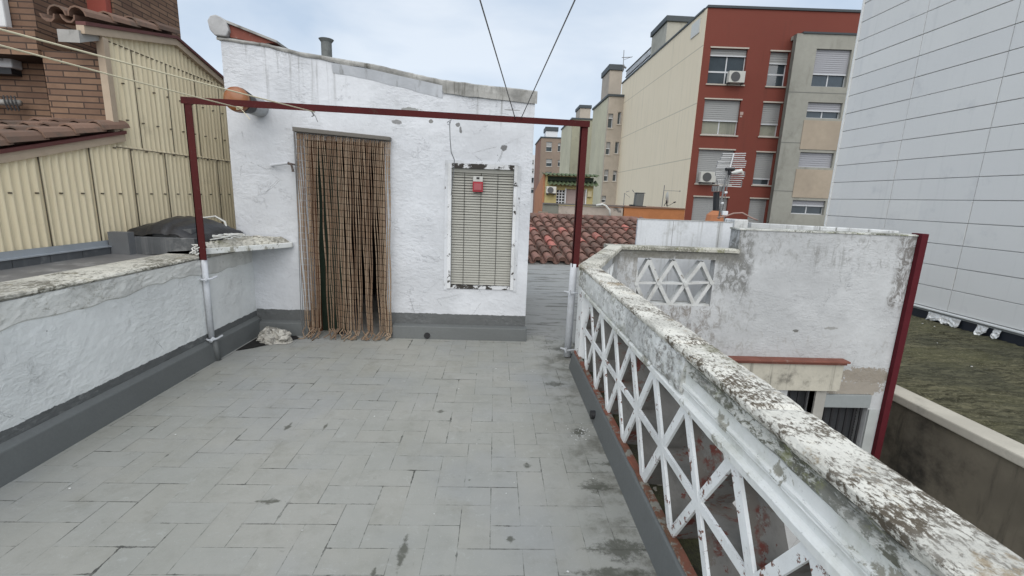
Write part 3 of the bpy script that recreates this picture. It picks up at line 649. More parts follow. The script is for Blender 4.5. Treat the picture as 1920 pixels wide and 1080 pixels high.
# diagonal balustrade
t=thing('diagonal_balustrade','short slanting length of balustrade with pale coping behind the right red post','balustrade',(1.15,4.9,0))
d=Vector((1.515-.757,5.87-3.958,0)).normalized(); r=Vector((d.y,-d.x,0))
coping((.757,3.955,0),(1.50,5.86,0),.17,.952,'coping',t,M_lcop,joints=(1.0,))
P0=Vector((.80,3.99,0)); 
def seg(s0,s1,z0,z1,w0=.02,w1=.13):
    b=MB(); p=lambda s,w:Vector((.757,3.958,0))+d*s+r*w
    b.hexa([(*p(s0,w0)[:2],z0),(*p(s0,w1)[:2],z0),(*p(s1,w1)[:2],z0),(*p(s1,w0)[:2],z0)][::-1],[(*p(s0,w0)[:2],z1),(*p(s0,w1)[:2],z1),(*p(s1,w1)[:2],z1),(*p(s1,w0)[:2],z1)][::-1]); return b
seg(.0,2.03,.78,.893).build('top_beam',M_court,t,jit=.004); seg(.0,2.03,-.05,.16).build('footing',M_court,t)
seg(.0,.18,.16,.78).build('pier',M_court,t); seg(1.65,2.03,.16,.78).build('pier',M_court,t)
f_=MB();s_=MB(); ys=[.18+.365*k for k in range(5)]; ym=[v+.1825 for v in ys if v<1.5]
st=lattice(f_,s_,Vector((.757,3.958,0))+r*.03,d,ys,ym,.17,.475,.78,.09,.036,False)
for a_,c_ in zip(ym,ym[1:]): st((a_,.475),(c_,.475),.03)
f_.build('lattice_face',M_latfront,t); s_.build('lattice_web',M_latfront,t)
# ------------------------------------------------------------------ courtyard building with the far lattice
t=thing('courtyard_house','grey white weathered courtyard wall with triangular lattice opening and a brick red ledge','house',(3.6,6.5,-4)); ch=t
b=MB(); YF=5.85
wall_holes(b,1.50,3.235,YF,YF+.13,-4,.90,[(1.90,2.95,.16,.795)])
b.build('low_wall',M_court,t)
b=MB(); wall_holes(b,3.235,5.66,YF,YF+.25,-4,1.205,[(4.24,4.64,-2.2,-1.0),(4.79,5.47,-2.4,-1.07)])
b.build('wall',M_court,t)
b=MB(); b.box(1.6,5.62,YF+.251,YF+.9,-4,-.06); b.box(5.42,5.66,YF+.251,7.3,-4,1.19); b.build('side_wall',M_body,t)
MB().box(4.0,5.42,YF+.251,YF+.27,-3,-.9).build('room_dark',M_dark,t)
f_=MB(); s_=MB()
P3=lambda px,py:PY(px,py,YF+.01)
tops=[P3(1166,488),P3(1218,488),P3(1264,490),P3(1317,492)]; mids=[P3(1193,531),P3(1235,531),P3(1285,532),P3(1334,530)]; bots=[P3(1210,573),P3(1256,573),P3(1302,574),P3(1345,574)]
M_fl=flake('far_lattice',(.55,.56,.55),(.16,.13,.10),.60,.64,9,grime=(.28,.27,.24),g_amt=.8)
def fbar(a,c,w=.05):
    y0=YF+.012; a=Vector((a.x,y0,a.z)); c=Vector((c.x,y0,c.z)); tt=(c-a).normalized(); nn=Vector((-tt.z,0,tt.x))*w/2
    dp=Vector((0,.11,0)); v=[a-nn,a+nn,c+nn,c-nn]; s_.idx(v+[p+dp for p in v],[(0,1,2,3),(7,6,5,4),(0,4,5,1),(1,5,6,2),(2,6,7,3),(3,7,4,0)])
for k in range(4):
    m_=mids[k]
    for q in tops+bots:
        if abs(q.x-m_.x)<.27 and q.x<3.0 and q.x>1.85: fbar(m_,q)
for a,c in zip(mids,mids[1:]): fbar(a,c,.028)
fbar(Vector((1.93,0,.17)),Vector((2.95,0,.17)),.025); fbar(Vector((1.91,0,.62)),Vector((1.91,0,.2)),.03)
s_.build('lattice',M_fl,t,jit=.005)
for q in mids: b=MB(); b.tube([(q.x,YF-.006,q.z),(q.x,YF+.03,q.z)],.033,10); b.build('lattice_boss',M_fl,t,jit=.008)
M_cop3=mottle('low_coping_lichen',(.50,.49,.43),(.15,.145,.11),10,.38,.54,extra=(.22,.22,.12),yellow=False)
rows=[]
for i in range(101):
    x=1.47+1.77*i/100; e=lambda k:fn(x*6,k)*.008+fn(x*22,k,3)*.006
    rows.append([(x,YF-.03+e(1),.90),(x,YF-.035+e(2),.935+e(8)*.5),(x,YF-.02+e(3),.951+e(4)*.5),(x,YF+.08,.955+e(5)*.5),(x,YF+.16,.95),(x,YF+.16,.90)])
MB().loft(rows).build('low_coping',M_cop3,t)
rows=[]
for i in range(81):
    x=3.22+2.44*i/80; e=lambda k:fn(x*6,k+4)*.006+fn(x*22,k+4,3)*.004
    rows.append([(x,YF-.012+e(1),1.206),(x,YF-.014+e(2),1.222+e(8)*.5),(x,YF+.05,1.228+e(3)*.5),(x,YF+.26,1.228),(x,YF+.26,1.206)])
MB().loft(rows).build('top_coping',M_copside,t)
# ledge and window bay
b=MB(); b.box(2.3,4.96,5.70,5.849,-.565,-.535); b.box(2.3,4.94,5.73,5.849,-.60,-.566); b.build('tile_ledge',weather('red_ledge',(.19,.075,.055),(.3,.27,.23),.35,9,40),t,bevel=.008,jit=.004)
b=MB(); b.box(2.3,4.93,5.775,5.849,-1.0,-.601); b.build('lintel',weather('stained_lintel',(.50,.475,.40),(.07,.067,.058),.5,3,30,streak=.8,sx=9),t)
b=MB(); b.box(4.64,4.79,YF-.03,YF+.1,-2.4,-1.0); b.build('window_pier',weather('dirty_pier',(.36,.35,.32),(.12,.11,.09),.5,5,30),t)
def grille(x0,x1,z0,z1,nm):
    b=MB(); k=z0
    while k<z1: b.hexa([(x0,YF+.15,k),(x1,YF+.15,k),(x1,YF+.16,k),(x0,YF+.16,k)],[(x0,YF+.17,k+.035),(x1,YF+.17,k+.035),(x1,YF+.18,k+.035),(x0,YF+.18,k+.035)]); k+=.045
    return b.build('shutter',plain('grey_shutter',(.035,.038,.042),.6),t)
grille(4.24,4.64,-2.2,-1.02,'a'); grille(4.80,5.46,-2.4,-1.30,'b')
b=MB(); 
for x in (4.32,4.44,4.56): b.box(x-.012,x+.012,YF+.04,YF+.055,-2.2,-1.0)
b.build('window_bars',M_black,t)
b=MB()
for x in (4.88,4.99,5.10,5.21,5.32,5.42): b.box(x-.016,x+.016,YF+.04,YF+.055,-2.4,-1.30)
b.build('window_bars',M_black,t)
b=MB(); b.box(4.79,5.47,YF-.03,YF+.10,-1.27,-1.075); b.build('shutter_box',plain('grey_box',(.25,.27,.27),.6),t,bevel=.006)
b=MB(); b.box(5.475,5.60,YF-.03,YF-.001,-2.6,-1.30); b.build('jamb',plain('pale_jamb',(.38,.40,.39),.8,var=.25,scale=4),t)
b=MB(); b.box(5.665,5.755,YF-.06,YF+.10,-2.3,1.245); b.build('corner_pipe',M_redpipe,t)
# white box wall, pillar, back parapet behind
t=thing('white_box_wall','smooth white panelled box standing behind the lattice coping beside the tile roof','wall panel',(3.2,7.0,0))
yb=6.9; A=PY(1197,409,yb); B_=PY(1376,407,yb)
b=MB(); b.box(A.x,B_.x,yb,yb+.05,-.1,1.258); b.build('panel',weather('white_panel',(.60,.62,.64),(.22,.22,.19),.3,3,30,streak=.6,bump=.08),t)
b=MB(); b.box(A.x-.01,B_.x,yb-.008,yb+.06,1.259,1.268); b.build('cap',weather('panel_cap',(.42,.42,.40),(.15,.14,.12),.5,8),t)
b=MB(); b.box(A.x+.55,A.x+.556,yb-.004,yb,-.1,1.25); b.box(A.x+1.28,A.x+1.286,yb-.004,yb,-.1,1.25); b.build('joint',plain('joint_grey',(.3,.3,.3),.8),t)
M_peel2=weather('grimy_white',(.62,.63,.62),(.12,.12,.11),.45,5,30,streak=1.,bump=.5,var=.2,sx=12)
t=thing('back_parapet','low white flaking parapet stub and kerb behind the top of the courtyard wall','parapet',(4.6,6.9,0))
P=PY(1377,408,6.95); Q=PY(1403,408,6.95)
b=MB(); b.box(P.x,Q.x,6.93,7.25,-.1,1.31); b.build('pillar',M_peel2,t,bevel=.02,jit=.015)
P=PY(1404,412,7.2); b=MB(); b.hexa([(P.x,7.1,-.1),(5.64,6.12,-.1),(5.66,6.3,-.1),(P.x,7.3,-.1)],[(P.x,7.1,1.262),(5.64,6.12,1.262),(5.66,6.3,1.262),(P.x,7.3,1.262)]); b.build('kerb',M_peel2,t,bevel=.01,jit=.012)
# cables draped over the pillar
line('drain_cable',[PY(1345,408,6.9),PY(1362,405,6.9),PY(1375,400,6.9),PY(1392,399,6.9),PY(1408,408,6.9),PY(1420,413,6.9)],.012,plain('pinkish_cable',(.30,.20,.17),.7),'pinkish hose draped over the white pillar beside the aerial','hose')
# ------------------------------------------------------------------ rods over the tile roof
for p0,p1,lab in (((988,424),(1197,427),'upper thin rusty rod stretched in front of the tile roof'),((988,460),(1140,463),'lower thin rusty rod stretched in front of the tile roof')):
    a=PY(*p0,7.0); c=PY(*p1,7.0); line('thin_rod',[a+(a-c)*.3,a,c],.009,plain('rusty_rod',(.13,.075,.06),.7),lab,'rod','rods in front of the tile roof')
# ------------------------------------------------------------------ barrel tiles
def barrel(mb,a,b_,r0,r1,nrm,up=True,n=7,th=.012):
    a=Vector(a);b_=Vector(b_);t_=(b_-a).normalized(); nrm=Vector(nrm); nrm=(nrm-t_*nrm.dot(t_)).normalized(); s=t_.cross(nrm)
    A_=[];B2=[];A2=[];B3=[]
    for k in range(n+1):
        an=math.pi*k/n; dv=s*math.cos(an)+nrm*math.sin(an)*(1 if up else -1)
        A_.append(a+dv*r0);B2.append(b_+dv*r1);A2.append(a+dv*(r0-th));B3.append(b_+dv*(r1-th))
    N=n+1; f=[]
    for k in range(n): f+=[(k,k+1,N+k+1,N+k),(2*N+k,3*N+k,3*N+k+1,2*N+k+1),(k,2*N+k,2*N+k+1,k+1)]
    f+=[(0,N,3*N,2*N),(n,2*N+n,3*N+n,N+n)]
    mb.idx(A_+B2+A2+B3,f)
def tile_roof(P0,xdir,updir,ncol,nrow,pitch,expo,mat,name,parent,r=.085,chan=True,seed=1):
    rr=random.Random(seed); P0=Vector(P0);xd=Vector(xdir).normalized();ud=Vector(updir).normalized();nr=xd.cross(ud).normalized()
    if nr.z<0: nr=-nr
    b=MB()
    for c in range(ncol):
        for q in range(nrow):
            o=P0+xd*(c*pitch+rr.uniform(-.008,.008))+ud*(q*expo+rr.uniform(-.012,.012))
            b.cval=rr.random(); 
            barrel(b,o+nr*.045,o+ud*expo*1.25+xd*rr.uniform(-.008,.008)+nr*.02,r*1.08,r*.86,nr)
            if q==0:
                ns=len(b.v); cc_=o+nr*.045+ud*.02; b.cval=.2; b.face([cc_+xd*r*math.cos(math.pi*k/8)+nr*r*math.sin(math.pi*k/8) for k in range(9)])
            if chan: 
                b.cval=rr.random()*.6; barrel(b,o+xd*pitch/2+nr*.06,o+xd*pitch/2+ud*expo*1.2+nr*.045,r*.9,r*.9,nr,False,5)
    return b.build(name,mat,parent,smooth=False)
t=thing('tile_roof_house','low house roof of weathered curved clay tiles behind the terrace','house',(1.8,11,-1)); 
E0=Vector((-.35,9.25,.20)); E1=Vector((-.75,12.6,1.03)); ud=(E1-E0).normalized(); Lr=(E1-E0).length
b=MB(); b.idx([(-.6,9.32,-1),(4.5,9.32,-1),(4.2,12.6,-1),(-.8,12.6,-1),(-.6,9.32,.19),(4.5,9.32,.19),(4.2,12.6,1.01),(-.8,12.6,1.01)],[(3,2,1,0),(4,5,6,7),(0,1,5,4),(1,2,6,5),(2,3,7,6),(3,0,4,7)])
b.build('wall',M_body,t)
tile_roof(E0,(1,0,0),ud,20,9,.252,.372,M_tile,'tiles',t,r=.089,seed=4)
b=MB(); rr=random.Random(9)
for k in range(13): b.cval=rr.random()*.8; barrel(b,(-.8+k*.365,12.62,1.03),(-.8+k*.365+.40,12.62,1.03),.085,.078,(0,0,1))
b.build('ridge_tiles',M_tile,t)
# ------------------------------------------------------------------ neighbouring low roof on the left: slabs, upstand, tank, tarp
t=thing('slate_roof','flat grey slate roof strip between the left parapet and the corrugated wall','roof',(-3,2.4,.5))
M_slate=weather('slate_slab',(.20,.195,.19),(.45,.44,.42),.45,2.2,30,bump=.3,rough=.6,var=.25)
rows=[]
for i in range(60):
    y=-1.6+6.3*i/59; rows.append([(-2.79,y,.915+.006*fn(y*5,1)),(-2.95,y,.917+.006*fn(y*5,2)),(-3.12,y,.925),(-3.235,y,.93)])
MB().grid(rows).build('slabs',M_slate,t)
M_slate2=weather('slate_upstand',(.10,.105,.11),(.30,.30,.30),.5,5,30,streak=.3,rough=.5)
b=MB()
for k in range(22): b.box(-3.215,-3.20,-1.6+k*.26,-1.6+k*.26+.255,.925,.985+random.uniform(-.004,.004))
b.build('upstand',M_slate2,t)
b=MB(); b.box(-3.225,-3.19,-1.6,3.93,.986,.994); b.box(-3.225,-3.222,-1.6,3.93,.994,1.04); b.build('flashing',plain('lead_flashing',(.42,.45,.48),.45,metal=.4,scale=5,var=.2),t)
t=thing('slate_tank','low tank clad in dark slate slabs under a black tarp','tank',(-2.9,4.3,.9))
b=MB()
b.box(-3.20,-2.56,3.93,4.69,.92,1.07); b.build('box',M_slate2,t,bevel=.004)
b=MB(); b.box(-3.21,-3.05,3.86,3.928,.92,1.11); b.build('lead_corner',plain('lead_corner_grey',(.15,.155,.16),.6,scale=8,var=.25),t)
b=MB(); b.box(-2.95,-2.62,4.0,4.5,1.0705,1.14); b.build('slate_block',M_slate2,t)
rows=[]
for i in range(31):
    u=i/30; row=[]
    for j in range(15):
        v=j/14; x=-3.19+.66*u; y=3.95+.74*v
        hh=math.sin(math.pi*min(1,max(0,u*.93+.05)))**.8*(.25+.75*math.sin(math.pi*(v*.8+.12)))
        z=1.06+.17*hh+.022*fn(u*5,v*4)+.012*fn(u*16,v*5,2)
        row.append((x,y,max(1.0,z if 0<i<30 and 0<j<14 else z-.05)))
    rows.append(row)
gt=G('black_tarp'); Mt=gt.done((.018,.018,.02),.42,gt.bump(gt.noise(22,5),.6,.01),0,.5)
tag(MB().grid(rows).build('black_tarp',Mt,None,smooth=True),'crumpled black tarp heaped over the slate tank by the corrugated wall','tarp')
# ------------------------------------------------------------------ corrugated party wall house
XC=-3.25; sc=XC/-3.62
def CW(px,py): p=PX(px,py,XC); return p
t=thing('corrugated_house','brick house with cream corrugated cladding and tiled roof edges on the left','house',(-4.5,3,0)); chs=t
M_corr=G('cream_cladding'); g=M_corr
cc=g.mix(g.noise(1.3,4),(.74,.64,.44),(.82,.73,.53)); cc=g.mix(g.ss(g.noise(1,6,.7,vec=g.mapv((20,20,.8))),.5,.75,0,.45),cc,(.48,.39,.25)); cc=g.mix(g.ss(g.noise(2.2,8,.7),.58,.72,0,.4),cc,(.42,.36,.25)); cc=g.mix(g.ma('MULTIPLY',g.tone(),.22),cc,(.60,.47,.28))
M_corr=g.done(cc,.6,g.bump(g.noise(40,3),.1,.002))
# outline: list of (y0,y1, zlow(y), zhigh(y)) bands
def lin(y,pts):
    if y<=pts[0][0]: (a,za),(c,zc)=pts[0],pts[1]
    elif y>=pts[-1][0]: (a,za),(c,zc)=pts[-2],pts[-1]
    else:
        for (a,za),(c,zc) in zip(pts,pts[1:]):
            if a<=y<=c: break
    return za+(zc-za)*(y-a)/(c-a)
c1=CW(0,290); c2=CW(220,255); lowtop=[(c1.y,c1.z),(c2.y,c2.z)]
e1=CW(150,50); e2=CW(325,75); e3=CW(413,150); hightop=[(e1.y,e1.z),(e2.y,e2.z),(e3.y,e3.z)]
ynotch=CW(207,225).y; notch_top=CW(192,78).z
pitch=.06; amp=.0125
def corr(mb,y0,y1,zl,zh,off=0):
    n=max(2,int((y1-y0)/pitch*6)); r0=[];r1=[]
    for i in range(n+1):
        y=y0+(y1-y0)*i/n; x=XC+off+amp*math.sin(2*math.pi*y/pitch); r0.append((x,y,zl(y)));r1.append((x,y,zh(y)))
    mb.grid([r0,r1])
# sheets in overlapping rows: joint row heights
jz=1.81; jz2=2.66
sheet=.42; b=MB(); y=-1.63; k=0
off=[0,.004]
while y<6.6:
    b.cval=random.random()
    y1=min(6.6,y+sheet+.02)
    if y<ynotch:
        ya=min(y1,ynotch); corr(b,y,ya,lambda q:.93,lambda q:lin(q,lowtop) ,off[k%2]); 
        if y1>ynotch: corr(b,ynotch,y1,lambda q:.93,lambda q:jz+.02,off[k%2]); corr(b,ynotch,y1,lambda q:jz,lambda q:lin(q,hightop),off[k%2]-.012)
    else:
        corr(b,y,y1,lambda q:.93,lambda q:jz+.02,off[k%2]); corr(b,y,y1,lambda q:jz,lambda q:min(jz2+.02,lin(q,hightop)),off[k%2]-.010); corr(b,y,y1,lambda q:min(jz2,lin(q,hightop)-.01),lambda q:lin(q,hightop),off[k%2]-.018)
    y+=sheet; k+=1
clad_mb=b
# screws and dark sheet joints belong to the cladding mesh
b.cm=1
b.box(XC+amp-.022,XC+amp-.014,ynotch+.06,5.6,jz2-.004,jz2+.003)
for jy in [-1.63+.42*k for k in range(1,20)]:
    if jy<ynotch: b.box(XC+amp-.006,XC+amp+.003,jy-.0016,jy+.0016,.94,lin(jy,lowtop)-.05)
    else: b.box(XC+amp-.006,XC+amp+.003,jy-.0012,jy+.0012,.94,jz); b.box(XC+amp-.014,XC+amp-.008,jy+.158,jy+.1605,jz,min(jz2,lin(jy+.16,hightop)-.05))
b.box(XC+amp-.004,XC+amp+.004,ynotch-.0,6.6,jz-.004,jz+.003)
for zz in (1.0,1.42,2.05,2.35,1.80):
    y=-1.5
    while y<6.4:
        top=lin(y,lowtop) if y<ynotch else lin(y,hightop)
        if zz<top-.05: b.tube([(XC+amp-.01,y,zz),(XC+amp+.010,y,zz)],.0065,6)
        y+=pitch*3
clad=b.build('cladding',[M_corr,plain('seam_brown',(.12,.10,.07),.8)],t,smooth=True)
M_trim=plain('cream_trim',(.42,.33,.24),.6,var=.15)
def trim(pts,h,off,nm,mat,w=.02):
    b=MB()
    for (ya,za),(yb_,zb) in zip(pts,pts[1:]): b.hexa([(XC-.03,ya,za-h),(XC+off,ya,za-h),(XC+off,yb_,zb-h),(XC-.03,yb_,zb-h)],[(XC-.03,ya,za),(XC+off,ya,za),(XC+off,yb_,zb),(XC-.03,yb_,zb)])
    return b.build(nm,mat,t)
lo=[(-1.6,lin(-1.6,lowtop)),(ynotch+.10,lin(ynotch+.10,lowtop))]
hi=[(e1.y,e1.z),(e2.y,e2.z),(e3.y,e3.z),(6.7,lin(6.7,hightop))]
trim([(a,z+.012) for a,z in lo],.06,.03,'trim',M_trim); trim([(a,z+.012) for a,z in hi],.06,.03,'trim',M_trim)
M_redfas=plain('dark_red_fascia',(.11,.035,.03),.6)
trim([(a,z+.04) for a,z in lo],.027,.045,'fascia',M_redfas); trim([(a,z+.04) for a,z in hi],.027,.045,'fascia',M_redfas)
b=MB(); b.box(XC-.03,XC+.028,ynotch-.005,ynotch+.05,lin(ynotch,lowtop)+.03,notch_top+.03); b.build('trim',M_trim,t)
# concrete beam end over the notch
b=MB(); b.prism([(XC-.16,e1.y-.02,e1.z-.03),(XC-.16,e1.y-.02,e1.z-.12),(XC-.16,ynotch,notch_top-.0),(XC-.16,ynotch+.02,e1.z+.02)],(.16,0,0)); b.build('beam_end',weather('concrete',(.36,.35,.33),(.12,.12,.11),.4,6),t)
# verge tiles
def verge(pts,nm,mat,n0=.26,seed=2,cols=4):
    b=MB(); rr=random.Random(seed)
    for (ya,za),(yb_,zb) in zip(pts,pts[1:]):
        L=math.hypot(yb_-ya,zb-za); n=max(1,round(L/n0)); dn=(zb<za)
        for k in range(n):
            a=Vector((0,ya+(yb_-ya)*k/n,za+(zb-za)*k/n)); c=Vector((0,ya+(yb_-ya)*(k+1.15)/n,za+(zb-za)*(k+1.15)/n))
            if dn: a,c=c,a
            for q in range(cols):
                b.cval=rr.random(); xo=XC-.01-.15*q
                barrel(b,a+Vector((xo,0,.045+.012*0)),c+Vector((xo,0,.028)),.072,.062,(0,-(zb-za),(yb_-ya)),n=6)
                if q<3: barrel(b,a+Vector((xo-.075,0,.052)),c+Vector((xo-.075,0,.048)),.058,.058,(0,-(zb-za),(yb_-ya)),False,5)
    return b.build(nm,mat,t)
verge([(a,z+.03) for a,z in lo],'verge_tiles',M_tile2); verge([(a,z+.03) for a,z in hi[:2]],'verge_tiles',M_tile2,seed=5,cols=2)
# roof and body behind
def brick_mat(name,a,b_,mort,sx=1,bw=.25,rh=.052,ms=.007):
    g=G(name); x,y,z=g.xyz(); v=g.n('ShaderNodeCombineXYZ'); g.set(v.inputs[0],g.ma('ADD',x,y)); g.set(v.inputs[1],z)
    q=g.n('ShaderNodeTexBrick'); g.set(q.inputs['Vector'],v.outputs[0]); q.inputs['Scale'].default_value=1
    q.inputs['Brick Width'].default_value=bw;q.inputs['Row Height'].default_value=rh;q.inputs['Mortar Size'].default_value=ms;q.inputs['Mortar Smooth'].default_value=.2;q.inputs['Bias'].default_value=0
    q.inputs['Color1'].default_value=(*a,1);q.inputs['Color2'].default_value=(*b_,1);q.inputs['Mortar'].default_value=(*mort,1)
    c=g.mix(g.ss(g.noise(4,7,.7),.4,.75,0,.45),q.outputs['Color'],mul(a,.55))
    return g.done(c,.85,g.bump(q.outputs['Fac'],-.7,.008,g.bump(g.noise(50,4),.4,.003)))
M_brick=brick_mat('roman_brick',(.145,.085,.058),(.25,.155,.10),(.055,.038,.03),bw=.26,rh=.048,ms=.006)
M_brickside=M_brick
xb=-3.95; fc=PX(97,228,xb); yf=fc.y
b=MB(); b.box(XC-.5,XC-.05,ynotch+.03,6.5,0,2.55); b.box(-7,XC-.5,yf+1.6,6.5,0,2.7)
b.hexa([(-7,ynotch,2.5),(XC-.5,ynotch,2.5),(XC-.5,6.5,2.5),(-7,6.5,2.5)],[(-7,ynotch,2.70),(XC-.5,ynotch,2.70),(XC-.5,6.5,2.75),(-7,6.5,2.75)])
b.build('brick_core',M_brick,t)
b=MB(); b.box(-6.0,xb,yf,yf+1.7,.9,4.8)
b.build('brick_wall',M_brick,t)
lp=PX(45,228,xb-.0); 
b=MB(); b.box(XC-1.6,XC-.04,-1.6,yf+.5,0,.9); b.build('base',M_body,t)
# lower roof plane under the verge tiles
b=MB(); b.hexa([(-6,-1.6,1.0),(XC-.03,-1.6,1.0),(XC-.03,ynotch,1.0),(-6,ynotch,1.0)],[(-6,-1.6,lin(-1.6,lowtop)),(XC-.03,-1.6,lin(-1.6,lowtop)),(XC-.03,ynotch,lin(ynotch,lowtop)),(-6,ynotch,lin(ynotch,lowtop))]); b.build('lower_roof',M_tile2,t)
up=PY(300,20,5.2)
b=MB(); p=PY(215,0,5.0); q=PY(222,20,5.0); b.box(-6.0,q.x,4.95,5.9,2.6,4.8); b.build('upper_brick',M_brick,t)
b=MB(); p0=PY(105,0,4.9); p1=PY(205,35,4.9); b.box(p0.x,p1.x,4.88,4.94,p1.z,4.2); b.build('red_panel',plain('red_board',(.30,.07,.05),.7),t)
# window and air conditioner at the picture edge
w0=PX(22,52,xb-.35)
b=MB(); P=PY(21,54,yf-.02); b.box(P.x-.9,P.x,yf-.06,yf-.002,P.z,P.z+.9); b.build('window_frame',plain('white_frame',(.62,.63,.63),.5),t,bevel=.01)
b=MB(); b.box(P.x-.9,P.x-.09,yf-.064,yf-.061,P.z+.08,P.z+.82); b.build('window_pane',M_dark,t)
t=thing('air_conditioner','white air conditioner box on the brick wall at the left picture edge','air conditioner',(-4.1,yf,2))
P=PY(27,128,yf-.2);Q=PY(20,66,yf-.2)
P=PY(27,128,yf-.08);Q=PY(20,66,yf-.08)
b=MB(); b.box(P.x-.75,P.x,yf-.10,yf-.003,P.z,Q.z); b.build('casing',plain('ac_white',(.56,.58,.60),.45),t,bevel=.012)
b=MB(); b.box(P.x-.75,P.x-.06,yf-.104,yf-.101,P.z+.05,Q.z-.05); b.build('grille',plain('ac_grey',(.35,.36,.37),.5),t)
b=MB(); b.box(P.x-.12,P.x-.05,yf-.108,yf-.1045,Q.z-.045,Q.z-.035); b.build('badge',plain('blue_badge',(.1,.2,.4),.4),t)
b=MB(); b.box(P.x-.7,P.x-.02,yf-.09,yf-.003,P.z-.05,P.z-.004); b.build('bracket',M_black,t)
P=PY(0,193,yf-.08);Q=PY(38,193,yf-.08)
t=thing('pipe_sleeve','grey pipe with a coiled dark sleeve on the brick wall','pipe',(P.x,yf,P.z))
b=MB(); b.tube([P-Vector((.5,0,0)),Q],.025,10); b.build('pipe',plain('pipe_grey',(.33,.32,.30),.6),t,smooth=True)
b=MB(); 
for k in range(4):
    o=Q+Vector((-.10+k*.03,-.03,0)); b.tube([o+Vector((0,0,.05)),o+Vector((.012,-.01,0)),o+Vector((.02,0,-.07))],.006,5)
b.build('coil',M_black,t)
# ------------------------------------------------------------------ right: alley wall, mossy flat roof, white panel building
t=thing('alley_wall','long stained alley wall with pale concrete coping below the mossy roof','wall',(6.2,6,-4))
M_alley=weather('alley_concrete',(.17,.15,.115),(.025,.023,.02),.75,.8,18,streak=.9,bump=.4,sx=2.5,var=.3)
M_acop=weather('alley_coping',(.50,.47,.40),(.20,.19,.16),.3,2,30,bump=.3)
b=MB(); b.box(6.22,6.50,1.0,16,-4.2,-1.33); b.build('wall',M_alley,t)
b=MB(); b.box(6.17,6.53,1.0,16,-1.329,-1.20); b.build('coping',M_acop,t,bevel=.02)
t=thing('mossy_roof_building','low building with a flat mossy gravel roof beyond the alley wall','building',(9,9,-4))
b=MB(); b.box(6.51,11.9,1.0,15.9,-4.2,-1.42); b.build('wall',M_body,t)
g=G('moss_roof')
n=g.noise(1,9,.72,vec=g.mapv((2.2,9,9),vec=g.mapv((1,1,1))),dist=1.2)
c=g.mix(g.ss(n,.36,.64),(.030,.029,.017),(.155,.145,.09)); c=g.mix(g.ss(g.noise(.9,6,.6),.45,.65,0,.6),c,(.12,.115,.062)); c=g.mix(g.ss(g.noise(26,5,.75),.52,.66,0,.7),c,(.24,.225,.15))
c=g.mix(g.ss(g.noise(.5,3),.5,.6,0,.4),c,(.06,.062,.045))
M_mroof=g.done(c,.95,g.bump(n,1.,.05,g.bump(g.noise(30,5),.6,.02)),0,.15)
def mz(x,y): return -1.225-.01*(x-6.5)+.02*fn(x*1.1,y*1.4)+.030*fn(x*3.2,y*8.,4)+.018*fn(x*9,y*20.,8)
rows=[[(6.531+5.35*i/130,1.8+14.0*(j/420)**1.15,mz(6.531+5.35*i/130,1.8+14.0*(j/420)**1.15)) for i in range(131)] for j in range(421)]
MB().grid(rows).build('moss_layer',M_mroof,t,smooth=True)
b=MB(); rr=random.Random(2)
for _ in range(14):
    x,y,s=rr.uniform(6.9,11.2),rr.uniform(4.5,12),rr.uniform(.006,.018); b.box(x,x+s*2,y,y+s,-1.20,-1.19)
tag(b.build('litter',plain('litter_white',(.6,.6,.58),.7)),'small pale scraps lying on the mossy flat roof','litter',kind='stuff')
t=thing('panel_building','tall windowless white panel clad building on the right','building',(15,12,-4))
XP=11.65; base=PX(1705,566,XP); yc=PX(1550,420,XP).y
zb0=PX(1705,570,XP).z; zb1=PX(1920,616,XP).z; zbm=(zb0+zb1)/2
g=G('white_cladding'); x,y,z=g.xyz()
PHt=.56; 
fz=g.ma('FRACT',g.ma('DIVIDE',g.ma('SUBTRACT',z,zbm),PHt)); c0=g.mix(g.noise(.7,5),(.635,.63,.605),(.685,.68,.655))
rowid=g.ma('FLOOR',g.ma('DIVIDE',g.ma('SUBTRACT',z,zbm),PHt)); wn=g.n('ShaderNodeTexWhiteNoise',noise_dimensions='2D'); cv=g.n('ShaderNodeCombineXYZ'); g.set(cv.inputs[0],rowid); g.set(cv.inputs[1],g.ma('FLOOR',g.ma('DIVIDE',y,3.03))); g.set(wn.inputs['Vector'],cv.outputs[0])
c0=g.mix(g.ma('MULTIPLY',wn.outputs[0],.14),c0,(.40,.42,.46))
c0=g.mix(g.ss(g.noise(1.2,7,.65,vec=g.mapv((1,1,1),(4,4,4))),.55,.75,0,.35),c0,(.36,.37,.39)); c0=g.mix(g.ss(g.noise(1,6,.7,vec=g.mapv((5,5,.25))),.54,.75,0,.25),c0,(.40,.41,.40))
M_clad=g.done(c0,.55,g.bump(g.noise(1.5,3),.1,.02),0,.35)
b=MB(); z=zbm; H=17
edges=[]
yy=yc
ys_=[yc]
Pj=[PX(p,q,XP).y for p,q in ((1679,330),(1838,330))]
y=yc
w=abs(Pj[0]-Pj[1]); 
js=[yc]+[Pj[0]+w*0]+[Pj[1]]+[Pj[1]-w*k for k in (1,2,3,4)]
k=0
while z<H:
    for a,c in zip(js,js[1:]):
        s_=random.uniform(-.004,.004)
        b.box(XP-.03+s_,XP+.02,c+.007,a-.007,z+.009,z+PHt-.009)
    z+=PHt
b.build('panels',M_clad,t,bevel=.006)
b=MB(); b.box(XP+.021,XP+6,js[-1],yc-.01,-4.2,H); b.box(XP+.005,XP+.02,js[-1],yc-.01,zbm,H); b.build('wall',plain('panel_joint_grey',(.46,.46,.45),.8),t)
b=MB(); b.box(XP-.06,XP+.06,yc-.011,yc+.05,zbm-.3,H); b.build('corner_trim',plain('white_trim',(.72,.72,.70),.5),t)
